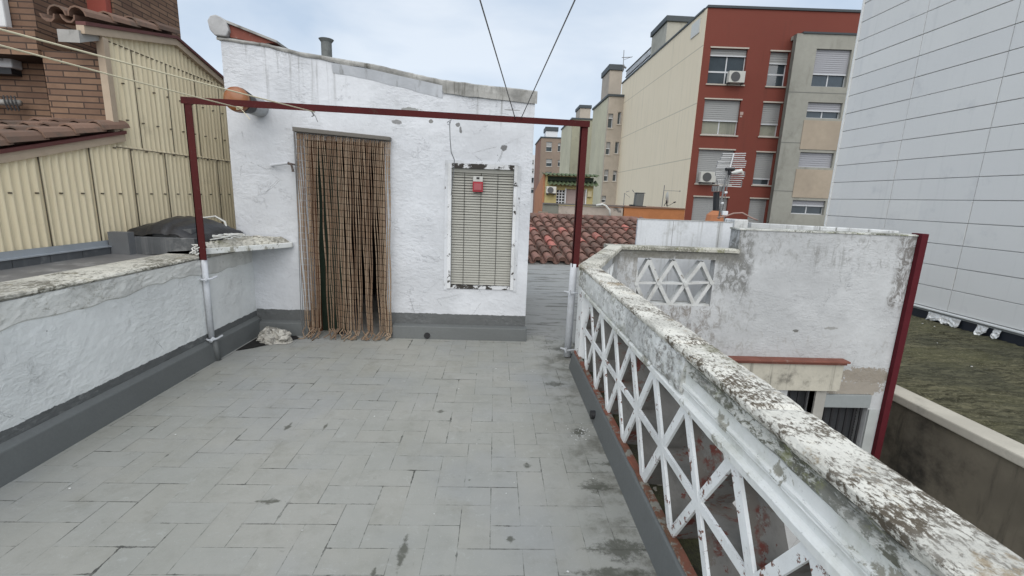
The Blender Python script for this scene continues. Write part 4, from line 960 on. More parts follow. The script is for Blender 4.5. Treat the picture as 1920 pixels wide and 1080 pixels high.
b=MB(); b.box(XP-.10,XP+.0,js[-1],yc,zbm-.06,zbm-.012); b.build('base_flashing',plain('white_flashing',(.66,.67,.66),.4),t,bevel=.012)
b=MB(); b.box(XP-.05,XP+.019,js[-1],yc,zbm-.11,zbm-.061); b.build('gutter_strip',plain('grey_gutter',(.26,.27,.27),.6),t)  # plain grey strip below the base flashing
b=MB(); b.box(XP-.02,XP+.02,js[-1],yc,-1.33,zbm-.111); b.build('bitumen_upstand',plain('bitumen',(.018,.022,.03),.45),t)
rr=random.Random(14); zt=zbm-.105
for a,c in (((1741,0),(1803,0)),((1838,0),(1858,0)),((1871,0),(1884,0))):
    ya=PX(a[0],590,XP-.04).y; yb_=PX(c[0],600,XP-.04).y; rows=[]
    n=22
    for i in range(n+1):
        y=ya+(yb_-ya)*i/n; dep=.20+.12*fn(y*5,2)+.06*fn(y*17,3)
        rows.append([(XP-.045-.05*(j/6)*(1+fn(y*6,j*.7))+.02*fn(y*20,j*1.),y,zt-dep*j/6) for j in range(7)])
    tag(MB().grid(rows).build('torn_foil',plain('silver_foil',(.66,.66,.64),.35,metal=.3),None),
        {1741:'longest strip of torn pale foil hanging at the foot of the white panel wall',1838:'crumpled middle scrap of torn foil at the foot of the white panel wall',1871:'narrow hanging scrap of foil farthest right at the foot of the white panel wall'}[a[0]],'foil','torn foil scraps')
# ------------------------------------------------------------------ far buildings
class Pl:
    """vertical facade plane through (x0,y0), turned by ang about z; u runs to the right"""
    def __init__(s,x0,y0,ang): s.o=Vector((x0,y0,0)); s.a=ang; s.u=Vector((math.cos(ang),math.sin(ang),0)); s.n=Vector((math.sin(ang),-math.cos(ang),0))
    def q(s,px,py,out=0):
        d=ray(px,py); o=s.o+s.n*out; tt=(o-CAM).dot(s.n)/d.dot(s.n); p=CAM+d*tt-s.o; return p.dot(s.u),p.z
def mk_mats():
    g=G('red_brick_far'); x,y,z=g.xyz(); c=g.mix(g.noise(.5,5),(.175,.046,.032),(.21,.058,.040))
    li=g.ss(g.ma('FRACT',g.ma('MULTIPLY',z,9)),.0,.22,.35,0); c=g.mix(li,c,(.14,.05,.035)); c=g.mix(g.ss(g.noise(3,7,.7),.5,.75,0,.3),c,(.17,.06,.04)); c=g.mix(g.ss(g.noise(1,7,.7,vec=g.mapv((2.5,2.5,.3))),.54,.72,0,.45),c,(.11,.04,.03)); return g.done(c,.85)
M_redb=mk_mats()
M_greyb=weather('grey_render',(.37,.36,.31),(.17,.165,.14),.35,.5,5,streak=.6,bump=.1,sx=1.2)
M_pink=weather('beige_panel',(.46,.38,.29),(.3,.25,.2),.3,.6,4,bump=.1)
g=G('cream_side'); x,y,z=g.xyz(); c=g.mix(g.noise(.4,5),(.68,.59,.44),(.74,.65,.50))
li=g.ss(g.ma('FRACT',g.ma('MULTIPLY',y,1.7)),.0,.10,.25,0); c=g.mix(li,c,(.56,.51,.37)); c=g.mix(g.ma('MULTIPLY',g.ss(g.noise(1,7,.7,vec=g.mapv((4,4,.25))),.5,.75),.35),c,(.40,.37,.28))
lz=g.ss(g.ma('ABSOLUTE',g.ma('SUBTRACT',g.ma('FRACT',g.ma('DIVIDE',g.ma('ADD',z,.4),2.95)),.5)),.012,.006,0,.55); c=g.mix(lz,c,(.30,.28,.22))
M_cream=g.done(c,.85,g.bump(li,-.4,.02))
M_cream2=weather('cream_render',(.52,.49,.36),(.28,.26,.19),.35,.4,4,streak=.4,bump=.1,sx=1)
M_beige=weather('pinkish_render',(.40,.35,.29),(.24,.21,.17),.3,.5,4,streak=.3,bump=.1,sx=1)
M_olive=weather('greenish_render',(.31,.30,.22),(.18,.17,.13),.35,.4,4,streak=.5,bump=.1,sx=1)
M_brownb=weather('brown_render',(.27,.21,.165),(.15,.12,.1),.3,.4,4,bump=.1)
M_cap_=plain('dark_cap',(.05,.06,.065),.6)
M_glass=plain('window_glass',(.05,.065,.075),.08,spec=.9,scale=1.5,var=.4)
M_shut=plain('roller_shutter',(.32,.32,.31),.6); M_shutpale=plain('roller_shutter_pale',(.36,.36,.38),.6)
M_frame=plain('window_frame_white',(.6,.61,.62),.5); M_sill=plain('pale_sill',(.50,.45,.38),.7); M_sillg=plain('grey_sill',(.15,.15,.14),.7)
M_curt=weather('net_curtain',(.30,.30,.24),(.15,.16,.14),.3,1.5,10,streak=.5,sx=4)
def window(par,u0,u1,z0,z1,sh,sill,muls=1,bar=False,glass=None,dep=.18,shm=None,lintel=True):
    b=MB(); t_=.05
    b.box(u0,u1,dep,dep+.03,z1-t_,z1); b.box(u0,u1,dep,dep+.03,z0,z0+t_); b.box(u0,u0+t_,dep,dep+.03,z0+t_,z1-t_); b.box(u1-t_,u1,dep,dep+.03,z0+t_,z1-t_)
    for k in range(muls): c=u0+(u1-u0)*(k+1)/(muls+1); b.box(c-.03,c+.03,dep-.005,dep+.03,z0+t_,z1-t_)
    if bar: zc=z0+(z1-z0)*.36; b.box(u0+t_,u1-t_,dep-.008,dep+.03,zc-.04,zc+.04)
    f=b.build('window',M_frame,par,local=True)
    b=MB(); b.box(u0+t_,u1-t_,dep+.012,dep+.025,z0+t_,z1-t_); b.build('pane',glass or M_glass,f,local=True)
    if sh>0:
        zs=z1-(z1-z0)*sh; b=MB(); n=max(3,int((z1-zs)/.10)); 
        for k in range(n): a=zs+(z1-zs)*k/n; c=zs+(z1-zs)*(k+1)/n; b.hexa([(u0+.01,dep-.07,a),(u1-.01,dep-.07,a),(u1-.01,dep-.01,a),(u0+.01,dep-.01,a)],[(u0+.01,dep-.055,c-.004),(u1-.01,dep-.055,c-.004),(u1-.01,dep-.01,c-.004),(u0+.01,dep-.01,c-.004)])
        b.build('roller_shutter',shm or M_shut,f,local=True)
        b=MB(); b.box(u0+.01,u1-.01,dep-.08,dep-.071,zs-.05,zs+.01); b.build('shutter_edge',M_frame,f,local=True)
    b=MB(); b.box(u0-.06,u1+.06,-.06,dep,z0-.07,z0-.003); b.build('sill',sill,f,local=True)
    if lintel: b=MB(); b.box(u0-.04,u1+.04,-.05,-.002,z1+.002,z1+.07); b.build('lintel',sill,f,local=True)
    return f
# --- red building
ANG=R(-3.0)
c0=PY(1292,330,26); pr=Pl(c0.x,26,ANG)
ztop_=pr.q(1323,14)[1]; 
rb=thing('red_apartment_block','red brick apartment block with grey bay, roller shutters and cream side wall','apartment block',(c0.x,26,-10),-0.0)
rb.rotation_euler=(0,0,ANG); rb.location=(c0.x,26,0)
def rect(pl,a,b_,c,d,out=0):   # centre column/row pixels -> local rectangle: left px,right px at mid height, top px, bottom px
    mx=(a+b_)/2; my=(c+d)/2
    return pl.q(a,my,out)[0],pl.q(b_,my,out)[0],pl.q(mx,d,out)[1],pl.q(mx,c,out)[1]
wr=[(1331,1398,91,158),(1316,1385,187,253),(1308,1375,281,345),(1303,1362,370,430)]
wn_=[(1441,1474,97,162),(1428,1463,193,256),(1414,1449,286,347),(1405,1438,373,430)]
R1=[rect(pr,*q) for q in wr]; R2=[rect(pr,*q) for q in wn_]
# regularise: every storey the same column
def reg(L):
    a=sum(q[0] for q in L[:3])/3; c=sum(q[1] for q in L[:3])/3; return [(a,c,q[2],q[3]) for q in L]
R1=reg(R1);R2=reg(R2)
ubay=pr.q(1478,200)[0]; uend=ubay+7.5
b=MB(); wall_holes(b,0,uend,0,.3,-10,ztop_,R1+R2); b.box(.31,uend,.301,.4,-10,ztop_-.2); b.build('wall',M_redb,rb,local=True)
b=MB(); b.box(-.02,uend+.05,-.06,.35,ztop_+.001,ztop_+.12); b.build('parapet_cap',M_cap_,rb,local=True)
for i,q in enumerate(R1): window(rb,*q,[.18,.58,.99,.99][i],M_sill,1,i==0,[None,M_curt,None,None][i])
for i,q in enumerate(R2): window(rb,*q,[.32,.62,.80,.95][i],M_sill,0,i==0,[None,M_curt,None,None][i])
# bay
OUT=.55
u0=pr.q(1497,62,OUT)[0]; zbt=pr.q(1540,64,OUT)[1]
wb=[(1522,1592,92,163),(1512,1572,192,222),(1501,1558,286,314),(1487,1543,376,402)]
RB=[rect(pr,*q,out=OUT) for q in wb]; a=sum(q[0] for q in RB)/4; c=sum(q[1] for q in RB)/4+.1; RB=[(a,c,q[2],q[3]) for q in RB]
u1=c+1.1; ul=u0-.05
b=MB(); wall_holes(b,ul,u1,-OUT,-OUT+.3,-10,zbt,RB); b.idx([(ubay,0,-10),(ul,-OUT,-10),(ul,-OUT+.3,-10),(ubay+.3,0,-10),(ubay,0,zbt),(ul,-OUT,zbt),(ul,-OUT+.3,zbt),(ubay+.3,0,zbt)],[(3,2,1,0),(4,5,6,7),(0,1,5,4),(1,2,6,5),(2,3,7,6),(3,0,4,7)])
b.box(ul,u1,-OUT+.301,-.01,zbt-.2,zbt-.01)
b.build('bay_wall',M_greyb,rb,local=True)
b=MB(); b.box(ubay-.1,u1+.05,-OUT-.05,-.005,zbt+.001,zbt+.09); b.build('bay_cap',M_cap_,rb,local=True)
for i,q in enumerate(RB):
    par=rb
    # shift window geometry to the bay plane by dep offset
    f=window(par,*q,[.65,.5,.99,.35][i],M_sillg,1,False,None,dep=-OUT+.18,shm=M_shutpale,lintel=False)
for i in (1,2):
    b=MB(); b.box(RB[0][0]-.08,RB[0][1]+.08,-OUT-.03,-OUT-.002,RB[i+1][3]+.15,RB[i][2]-.12)
    b.build('beige_panel',M_pink,rb,local=True)
b=MB()
for i in range(1,4): zz=RB[i][3]+.45; b.box(ul,u1,-OUT-.006,-OUT-.001,zz,zz+.04)
b.build('string_joint',plain('joint_dark',(.2,.2,.18),.8),rb,local=True)
def acunit(par,u,z,w=.85,h=.6,y=-.0):
    t=thing('air_conditioner','x','air conditioner'); 
    return t
def ac(x,y,z,w,h,label,rz=0):
    t=thing('air_conditioner',label,'air conditioner',(x,y,z),rz,'far air conditioner units'); 
    b=MB(); b.box(0,w,-.30,0,.04,h); b.build('casing',plain('ac_cream',(.56,.55,.50),.5),t,local=True,bevel=.015)
    b=MB(); b.tube([(w*.40,-.301,h*.53),(w*.40,-.315,h*.53)],h*.40,20); b.build('fan_grille',plain('fan_dark',(.09,.09,.09),.6),t,local=True)
    b=MB(); b.box(0.02,.08,-.28,0,-.02,.039); b.box(w-.08,w-.02,-.28,0,-.02,.039); b.build('feet',M_black,t,local=True)
    return t
def loc_on(pl,px,py,out): u,z=pl.q(px,py,out); p=pl.o+pl.u*u+pl.n*out; return p.x,p.y,z
x,y,z=loc_on(pr,1361,158,.05); ac(x,y,z,.86,.62,'white fan unit on the topmost left window of the red block',ANG)
x,y,z=loc_on(pr,1309,343,.05); ac(x,y,z,.86,.62,'white fan unit under the shut third storey shutter of the red block',ANG)
# small sign squares on brick
x,z=pr.q(1390,212); b=MB(); b.box(x-.07,x+.10,-.02,-.002,z-.10,z+.06); b.box(x-.06,x+.06,-.02,-.002,z-.22,z-.14); b.build('wall_plate',plain('pale_plate',(.45,.33,.28),.7),rb,local=True)
# cream side wall
yb2=PX(1168,146,c0.x).y; 
b=MB(); b.box(c0.x-.02,c0.x+.05,26.02,yb2,-10,ztop_-.02); b.box(c0.x+.06,c0.x+8,26.6,yb2,-10,ztop_-.3); b.build('side_wall',M_cream,rb)
b=MB(); b.box(c0.x-.08,c0.x+.3,26.3,yb2+.05,ztop_-.019,ztop_+.09); b.build('side_cap',M_cap_,rb)
b=MB(); pq=PX(1313,30,c0.x); b.box(c0.x-.07,c0.x-.021,pq.y-.2,pq.y+.9,pq.z-.9,pq.z-.15); b.build('vent_grille',plain('pale_grille',(.55,.55,.52),.6),rb)
# stair head on the roof
def tower(pxl,pxr,pyt,pyb,y,capf,label,name='roof_stair_head',extra=None):
    a=PY(pxl,(pyt+pyb)/2,y); c=PY(pxr,(pyt+pyb)/2,y); zt=PY((pxl+pxr)/2,pyt,y).z; t=thing(name,label,'roof housing',((a.x+c.x)/2,y,zt-3),0)
    zc=PY((pxl+pxr)/2,pyb,y).z
    b=MB(); b.box(a.x,c.x,y,y+3,zt-6,zc); b.build('wall',extra or M_greyb,t)
    b=MB(); b.box(a.x-.12,c.x+.1,y-.12,y+3.1,zc+.001,zt); b.build('cap',M_cap_,t,bevel=.03); return t
tower(1252,1310,31,42,PX(1250,74,c0.x+.1).y,.2,'grey stair head with a dark rounded cap on the roof of the red block')
tower(1144,1168,121,132,44,.2,'beige lift tower with a dark cap beside the roof railing and antenna',extra=M_beige)
tower(1088,1108,197,203,60,.2,'small grey lift tower with a dark cap left of the beige tower',extra=M_beige)
tower(1024,1046,238,246,77.5,.2,'tiny pale chimney housing on the distant brown block',extra=M_frame,name='roof_chimney')
# roof railing
t=thing('roof_railing','dark metal railing on the roof edge of the cream side wall','railing',(c0.x,38,ztop_))
b=MB(); y=PX(1214,112,c0.x).y; 
n=int((yb2-y)/.28)
for k in range(n+1): b.box(c0.x+.22,c0.x+.26,y+k*.28,y+k*.28+.04,ztop_+.09,ztop_+1.0)
b.box(c0.x+.2,c0.x+.28,y,yb2,ztop_+1.001,ztop_+1.06); b.box(c0.x+.2,c0.x+.28,y,yb2,ztop_+.5,ztop_+.55); 
for k in range(8): b.box(c0.x+.3+k*.28,c0.x+.34+k*.28,y,y+.04,ztop_+.09,ztop_+1.0)
b.box(c0.x+.28,c0.x+2.4,y,y+.06,ztop_+1.001,ztop_+1.05); b.build('bars',M_black,t)
# --- blocks behind
def block(name,label,cat,pxl,pxr,pxs,pyt,y,mf,ms,wins=(),top=None,ref_py=300,capc=True):
    a=PY(pxl,ref_py,y); c=PY(pxr,ref_py,y); zt=PY((pxl+pxr)/2,pyt,y).z
    y1=PX(pxs,ref_py,a.x).y if pxs<pxl else y+8
    y1=min(max(y1,y+1),y+40)
    t=thing(name,label,cat,(a.x,y,0))
    rs=[]
    for (l,r_,tp,bt) in wins:
        A=PY(l,(tp+bt)/2,y);B_=PY(r_,(tp+bt)/2,y); rs.append((A.x,B_.x,PY((l+r_)/2,bt,y).z,PY((l+r_)/2,tp,y).z))
    b=MB(); wall_holes(b,a.x,c.x+2,y,y+.3,-10,zt,rs) if rs else b.box(a.x,c.x+2,y,y+.3,-10,zt); b.build('wall',mf,t)
    b=MB(); b.box(a.x-.01,a.x+.04,y+.301,y1,-10,zt-.01); b.box(a.x+.041,c.x+2,y+.9,y1,-10,zt-.2); b.build('side_wall',ms,t)
    if capc: b=MB(); b.box(a.x-.12,c.x+2,y-.1,y1+.1,zt+.001,zt+.18); b.build('parapet_cap',M_cap_,t)
    inv=a
    for r_ in rs:
        f=window(t,r_[0]-a.x,r_[1]-a.x,r_[2],r_[3],random.choice([0,.3,.5]),M_sill,0,lintel=False)
    return t
block('cream_apartment_block','cream block with two columns of small windows behind the long cream side wall','apartment block',1133,1169,1106,181,41.5,M_beige,M_cream2,
 [(1140,1149,213,240),(1136,1144,266,290),(1132.5,1140.5,318,340),(1128,1136,367,380),(1158,1164,210,233),(1153,1160,266,288),(1149,1156,320,340)])
block('olive_apartment_block','greenish block with a narrow cream flank behind the right red post','apartment block',1069,1103,1050,224,58,M_olive,M_cream2)
bb=block('brown_apartment_block','brown block with shuttered windows and reddish flank farthest in the centre','apartment block',1013,1052,1003,259,75,M_brownb,weather('reddish_flank',(.26,.14,.10),(.16,.1,.08),.3,.3,4),
 [(1024,1035,266,284),(1024,1035,298,312),(1023,1034,322,338),(1046,1051,268,284),(1046,1051,300,312)])
bb=block('white_balcony_block','pale block with stacked balconies seen in the gap beside the stair house','apartment block',975,1004,970,290,95,M_frame,M_frame,[(988,1001,300,308),(988,1001,316,324),(988,1001,333,343),(988,1001,352,362)],capc=False)
# --- yellow hut
y=20.; P=lambda px,py:PY(px,py,y)
t=thing('yellow_rooftop_hut','yellow rooftop hut with green corrugated awning, gridded door and orange side wall','hut',(P(1065,350).x,y,0)); hut=t
M_yel=weather('yellow_render',(.50,.42,.20),(.3,.25,.14),.3,1,8); M_org=weather('orange_render',(.42,.19,.10),(.28,.14,.08),.3,1,8)
xl=P(1022,350).x; xr=P(1113,350).x; zt=P(1065,328).z; z0_=P(1065,384).z
b=MB(); dl=P(1042.5,0).x
D=[(P(1043,370).x,P(1059,370).x,P(1050,383).z,P(1050,356).z),(P(1061,370).x,P(1097,370).x,P(1080,383).z,P(1080,355).z)]
wall_holes(b,xl,xr,y,y+.2,-10,P(1065,344).z,D); b.box(xl,xl+.1,y-.0,y+.2,P(1065,344).z+.001,zt); b.box(xl,xr,y+.8,y+1,-10,zt); b.build('wall',M_yel,t)
b=MB(); b.idx([(xl-.01,y,-10),(xl-.01,y+4.,-10),(xl-.01,y+4.,P(1003,335).z-.5),(xl-.01,y,zt),(xl-.1,y,-10),(xl-.1,y+4.,-10),(xl-.1,y+4,P(1003,335).z-.5),(xl-.1,y,zt)],[(0,1,2,3),(7,6,5,4),(0,3,7,4),(3,2,6,7),(1,5,6,2),(0,4,5,1)]); b.build('side_wall',M_org,t)
def crest(z,yy,x0,x1,mat,nm,dz=.12,dy=.5):
    b=MB(); r0=[];r1=[];n=int((x1-x0)/.03)
    for i in range(n+1): x=x0+(x1-x0)*i/n; w=.035*math.sin(2*math.pi*x/.18); r0.append((x,yy-dy,z-dz+w)); r1.append((x,yy+dy,z+dz+w))
    b.grid([r0,r1]); o=b.build(nm,mat,t,smooth=True); md=o.modifiers.new('thick','SOLIDIFY'); md.thickness=.02; return o
M_grn=weather('green_corrugate',(.10,.13,.07),(.2,.2,.15),.4,2,8)
crest(zt+.03,y+.2,xl-.1,xr+.15,M_grn,'roof_sheet',.05,.55); crest(P(1065,342).z,y-.05,xl+.1,xr+.15,M_grn,'awning',.10,.30)
b=MB(); b.box(xl+.12,xr,y+.1,y+.15,P(1065,339).z,zt-.08); b.build('dark_shelf',plain('dark_green_panel',(.04,.055,.035),.7),t)
u=D[0]; b=MB()
for k in range(4): x=u[0]+(u[1]-u[0])*k/3; b.box(x-.02,x+.02,y+.06,y+.1,u[2],u[3])
for k in range(6): zz=u[2]+(u[3]-u[2])*k/5; b.box(u[0],u[1],y+.055,y+.059,zz-.018,zz+.018)
dd=b.build('door',M_frame,t); b=MB(); b.box(u[0],u[1],y+.12,y+.14,u[2],u[3]); b.build('pane',M_dark,dd)
u=D[1]; b=MB(); b.box(u[0],u[1],y+.08,y+.12,u[2],u[3]); b.build('roller_shutter',plain('mauve_shutter',(.33,.26,.24),.7),t)
b=MB(); b.box(D[0][1]+.0,D[1][0],y-.02,y+.05,u[2],u[3]+.03); b.box(D[1][1],D[1][1]+.06,y-.02,y+.05,u[2],u[3]+.03); b.build('door_post',M_frame,t)
p=P(1023,364); ac(p.x,y-.02,p.z,.42,.33,'small white fan unit on the yellow hut beside the gridded door')
b=MB(); q=P(1067,344.5); b.tube([(q.x,y-.12,q.z),(q.x,y-.12,q.z-.09)],.045,8); tag(b.build('globe_light',M_frame),'small white globe light under the green awning of the yellow hut','lamp')
b=MB(); q=P(1105,364); b.box(q.x-.10,q.x+.08,y-.12,y-.001,q.z-.12,q.z+.12); b.build('meter_box',plain('cream_box',(.48,.42,.25),.6),t)
# --- low walls in front of the hut
M_peelwall=flake('peeling_wall',(.42,.36,.31),(.14,.13,.12),.56,.6,1.6,grime=(.30,.26,.22),g_amt=.8)
y=15.5; P=lambda px,py:PY(px,py,y)
t=thing('peeling_roof_wall','low grey wall with peeling pinkish paint above the tile roof ridge','wall',(4.,y,-3))
zt=P(1100,387).z; b=MB(); b.box(P(1047,395).x,P(1168,395).x,y,y+.25,-3,zt); b.build('wall',M_peelwall,t)
b=MB(); b.box(P(1018,395).x,P(1046.5,395).x,y,y+.25,-3,zt+.02); b.build('grey_section',weather('grey_wall',(.20,.20,.17),(.1,.1,.09),.3,2,10),t)
b=MB(); b.box(P(1018,395).x,P(1168,395).x,y-.05,y+.3,zt+.021,zt+.07); b.build('cap',plain('wall_cap',(.13,.12,.11),.8),t)
t=thing('orange_roof_wall','low orange rendered wall in front of the cream side wall','wall',(6.,y,-3))
zt2=P(1230,391).z; b=MB(); b.box(P(1170,397).x,P(1284,397).x,y,y+3,-3,zt2); b.build('wall',weather('orange_wall',(.42,.17,.07),(.25,.11,.06),.3,2,10),t)
b=MB(); b.box(P(1170,397).x,P(1284,397).x,y-.04,y+3.05,zt2+.001,zt2+.04); b.build('cap',plain('orange_cap',(.2,.11,.07),.8),t)
t=thing('red_ledge_wall','low dark red wall end right of the orange wall at the foot of the red block','wall',(8,25,-3))
y=17.; b=MB(); 
b.box(P(1003,400).x,P(1018,400).x,15.4,15.7,-3,P(1010,384).z-.2) 
b.build('wall',M_brownb,t); t['label']='small brown wall stub with dim drips beside the stair house corner'; t['category']='wall'; t.name='brown_wall_stub'
# water butt, aerials, dish on the orange wall
y=15.9; P=lambda px,py:PY(px,py,y)
t=thing('water_tank','dark grey plastic tank standing on the end of the orange wall','tank',(P(1199,385).x,y,zt2)); a=P(1191,388);c=P(1209,363)
b=MB(); b.hexa([(a.x,y,zt2+.041),(c.x-.02,y,zt2+.041),(c.x-.02,y+.3,zt2+.041),(a.x,y+.3,zt2+.041)],[(a.x+.02,y,c.z),(c.x,y,c.z),(c.x,y+.3,c.z),(a.x+.02,y+.3,c.z)]); b.build('body',plain('tank_grey',(.12,.125,.12),.5),t,bevel=.03)
b=MB(); b.box(a.x+.0,c.x+.02,y-.01,y+.31,c.z+.001,c.z+.03); b.build('lid',plain('lid_grey',(.10,.105,.10),.5),t,bevel=.01)
b=MB(); b.box(a.x-.16,a.x-.03,y,y+.2,zt2+.041,zt2+.10); b.box(a.x-.2,a.x+.35,y-.08,y-.02,zt2+.041,zt2+.065); b.build('clutter',M_black,t)
def aerial(name,label,base,top,els,mat=M_wire,r=.012,cat='aerial'):
    t=thing(name,label,cat,tuple(base)); b=MB(); b.tube([base,top],r,8); b.build('mast',mat,t)
    b=MB()
    for a,c,rr_ in els: b.tube([a,c],rr_,6)
    b.build('elements',mat,t); return t
B=P(1169,388);T=P(1171,362)
aerial('roof_aerial','thin bent aerial left of the grey water tank',B,T,[(T,P(1181,370),.006),(P(1174,360),P(1180,358),.01),(P(1186,356),P(1188,360),.012)])
B=P(1241,388);T=P(1246,347)
aerial('roof_aerial','thin dark mast with one crossbar beside the small satellite dish',B,T,[(P(1244,357),P(1275,358.5),.008),(P(1275,357),P(1275,360),.012)],r=.014)
t=thing('satellite_dish','pale satellite dish on a short dark leg on the orange wall','satellite dish',tuple(P(1250,388)))
c=P(1248,370); b=MB(); ax=Vector((.96,-.25,.1)).normalized(); rows=[]
for j in range(7):
    rr_=.22*j/6; rows.append([p+ax*(.35*rr_*rr_/.22) for p in disc_path(c,ax,max(rr_,.002),20)])
rows=[r_+[r_[0]] for r_ in rows]; dd=MB().grid(rows).build('dish',plain('dish_grey',(.45,.44,.40),.5),t,smooth=True)
b=MB(); b.tube([P(1251,387),P(1249,375)],.022,8); b.tube([P(1245,386),P(1250,378)],.012,6); b.tube([P(1252,386),P(1266,379)],.008,6); b.tube([P(1263,380),P(1267,378.5)],.022,8); b.build('arm',M_black,t)
b=MB(); pts=[P(1116,386),P(1130,384.5),P(1135,386),P(1143,395),P(1144,404)]; y=15.3; pts=[PY(1118,385,y),PY(1130,383,y),PY(1136,386,y),PY(1143,394,y),PY(1144,405,y)]
b.tube(pts,.035,8); tag(b.build('white_pipe',M_cable,None,smooth=True),'bent white waste pipe over the peeling low wall','pipe')
# far antenna on the lift tower
B=PY(1168,135,43);T=PY(1170,94,43)
aerial('far_aerial','slender aerial against the sky beside the beige lift tower',B,T,[(PY(1166,108,43),PY(1185,107,43),.03),(PY(1167,122,43),PY(1174,128,43),.08),(PY(1170,112,43),PY(1186,106,43),.02)],r=.03)
# ------------------------------------------------------------------ tv antenna and flue behind the parapet
y=7.5; P=lambda px,py:PY(px,py,y)
t=thing('tv_antenna','large comb shaped television antenna on a slim mast behind the white box wall','aerial',tuple(P(1350,404)))
b=MB(); b.tube([P(1348,410),P(1352,380),P(1360,340),P(1368,318)],.016,8); b.tube([P(1352,405),P(1362,358),P(1366,330)],.008,6); b.build('mast',M_wire,t,smooth=True)
M_alu=plain('aluminium_rod',(.55,.55,.55),.45,metal=.3)
b=MB(); b.tube([P(1368,318),P(1376,288)],.013,8); b.build('boom',M_alu,t)
b=MB()
O=lambda x,y_: (1180+x/6,260+y_/6)
rows_=[(1050,168,1312,166),(1040,190,1308,188),(1032,212,1300,212),(1026,232,1298,232),(998,256,1316,254),(992,276,1312,278),(988,300,1308,300),(982,322,1300,322),(1070,345,1262,352),(974,375,1292,375),(972,398,1290,402),(972,418,1290,425),(975,440,1285,448),(990,465,1262,472),(990,488,1258,495),(992,510,1255,517),(1010,532,1255,542)]
for k,(a,c,d_,e) in enumerate(rows_): 
    yy=y+random.uniform(-.02,.12); b.tube([PY(*O(a,c),yy),PY(*O(d_,e),yy)],.0075,6)
b.build('elements',M_alu,t)
b=MB()
for a,c,d_,e in ((1050,168,1022,236),(998,256,978,322),(972,375,972,420),(988,470,992,525),(1300,372,1296,430),(1268,475,1258,540)): b.tube([PY(*O(a,c),y+.05),PY(*O(d_,e),y+.05)],.007,6)
b.build('reflector_edge',M_wire,t)
b=MB(); b.tube([PY(*O(1085,345),y-.03),PY(*O(1180,345),y-.03)],.03,8); b.tube([PY(*O(1120,330),y-.03),PY(*O(1130,410),y-.03)],.02,8); b.build('clamp',M_black,t,jit=.01)
b=MB(); b.tube([PY(*O(1150,385),y-.05),PY(*O(1200,375),y-.05),PY(*O(1260,360),y-.05),PY(*O(1285,400),y-.05)],[.012,.03,.03,.008],8); b.build('plastic_wrap',M_cable,t,jit=.01)
b=MB(); q=P(1357,400); b.box(q.x-.045,q.x+.045,y-.06,y,q.z-.03,q.z+.04); b.build('junction_box',M_frame,t,bevel=.008)
b=MB()
for px,py in ((1361,361),(1354,381)): b.tube([P(px-3,py),P(px+2,py)],.02,6)
b.build('cable_clip',M_frame,t)
t=thing('flue_pipe','black flue pipe with a ribbed steel cowl rising from an orange base','flue',tuple(P(1342,404)))
y=7.9; P=lambda px,py:PY(px,py,y)
b=MB(); b.tube([P(1342,402),P(1343.5,360)],.052,16); b.build('pipe',plain('black_flue',(.02,.022,.025),.4),t)
b=MB(); a=P(1345,359);c=P(1345.5,349); b.tube([a,c],.085,20); cw=b.build('cowl',plain('steel_cowl',(.35,.34,.32),.35,metal=.7),t)
b=MB(); 
for k in range(12): an=2*math.pi*k/12; b.box(a.x+.088*math.cos(an)-.006,a.x+.088*math.cos(an)+.006,y+.088*math.sin(an)-.006,y+.088*math.sin(an)+.006,a.z,c.z)
b.build('rib',M_wire,cw)
b=MB(); a=P(1340,408); b.loft([disc_path((a.x,y,a.z-.1),(0,0,1),.16,14),disc_path((a.x,y,a.z+.05),(0,0,1),.14,14),disc_path((a.x,y,a.z+.12),(0,0,1),.06,14)]); b.build('base',plain('terracotta_base',(.42,.17,.08),.8),t)
# ------------------------------------------------------------------ ground
struct(MB().face([(-600,-600,-10),(600,-600,-10),(600,900,-10),(-600,900,-10)]).build('ground',weather('street_ground',(.12,.12,.115),(.06,.06,.055),.3,.1,2)))
struct(MB().box(.95,6.2,-2.2,5.84,-4.1,-4).build('courtyard_floor',M_body))
# ------------------------------------------------------------------ world, sun
w=bpy.data.worlds.new('World'); S.world=w; w.use_nodes=True; nt=w.node_tree; nt.nodes.clear()
N=nt.nodes.new; L=nt.links.new
out=N('ShaderNodeOutputWorld'); bg=N('ShaderNodeBackground'); L(bg.outputs[0],out.inputs[0])
sky=N('ShaderNodeTexSky'); sky.sky_type='NISHITA'; sky.sun_disc=False
SUN_EL,SUN_AZ=R(42),R(182)
sky.sun_elevation=SUN_EL; sky.sun_rotation=SUN_AZ
tc=N('ShaderNodeTexCoord'); mp=N('ShaderNodeMapping'); L(tc.outputs['Generated'],mp.inputs[0]); mp.inputs['Scale'].default_value=(1,1,2.6)
ns=N('ShaderNodeTexNoise'); L(mp.outputs[0],ns.inputs['Vector']); ns.inputs['Scale'].default_value=2.2; ns.inputs['Detail'].default_value=5; ns.inputs['Roughness'].default_value=.5; ns.inputs['Distortion'].default_value=.3
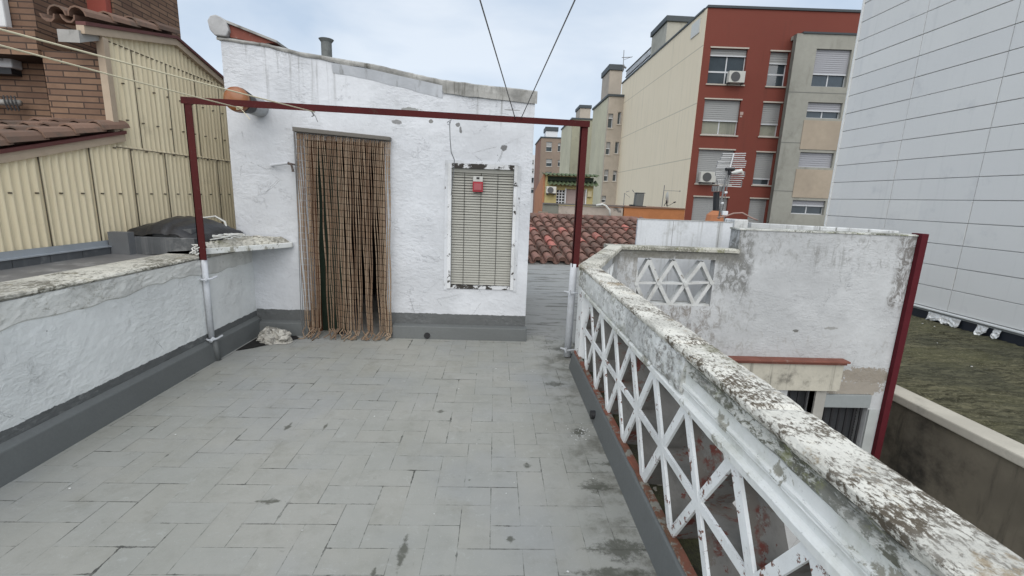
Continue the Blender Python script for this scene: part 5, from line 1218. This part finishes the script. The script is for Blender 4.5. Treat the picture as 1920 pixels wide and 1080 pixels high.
rp=N('ShaderNodeValToRGB'); L(ns.outputs[0],rp.inputs[0]); rp.color_ramp.elements[0].position=.38; rp.color_ramp.elements[1].position=.62
K=7.3
rp.color_ramp.elements[0].color=(.49,.585,.71,1); rp.color_ramp.elements[1].color=(.71,.77,.84,1)
sc_=N('ShaderNodeVectorMath'); sc_.operation='SCALE'; L(rp.outputs[0],sc_.inputs[0])
sx=N('ShaderNodeSeparateXYZ'); L(tc.outputs['Generated'],sx.inputs[0])
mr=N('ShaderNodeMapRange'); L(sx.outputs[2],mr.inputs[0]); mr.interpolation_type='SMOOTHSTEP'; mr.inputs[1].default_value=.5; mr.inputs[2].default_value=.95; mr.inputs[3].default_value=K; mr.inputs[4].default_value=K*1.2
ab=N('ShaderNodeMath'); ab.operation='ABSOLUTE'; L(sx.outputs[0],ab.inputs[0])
lb=N('ShaderNodeMapRange'); lb.interpolation_type='SMOOTHSTEP'; L(ab.outputs[0],lb.inputs[0]); lb.inputs[1].default_value=.55; lb.inputs[2].default_value=.95; lb.inputs[3].default_value=1; lb.inputs[4].default_value=1.7  # sky brightened toward both sides, out of frame, added to light side walls
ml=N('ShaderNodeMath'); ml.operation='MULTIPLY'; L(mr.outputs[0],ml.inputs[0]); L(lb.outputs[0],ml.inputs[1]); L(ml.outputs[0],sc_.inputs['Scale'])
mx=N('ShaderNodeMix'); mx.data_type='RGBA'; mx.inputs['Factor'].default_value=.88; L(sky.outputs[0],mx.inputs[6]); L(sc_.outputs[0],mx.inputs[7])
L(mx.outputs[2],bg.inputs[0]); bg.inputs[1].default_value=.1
sd=bpy.data.lights.new('sun','SUN'); sd.energy=1.5; sd.angle=R(75); sd.color=(1,.95,.88)
so=bpy.data.objects.new('sun',sd); COL.objects.link(so)
az=SUN_AZ; dirv=Vector((math.sin(az)*math.cos(SUN_EL),math.cos(az)*math.cos(SUN_EL),math.sin(SUN_EL)))
so.rotation_euler=dirv.to_track_quat('Z','Y').to_euler()
vs=S.view_settings; vs.view_transform='Standard'; vs.look='None'; vs.gamma=1; vs.exposure=.68
S.render.resolution_x=1024; S.render.resolution_y=576
S.cycles.max_bounces=6
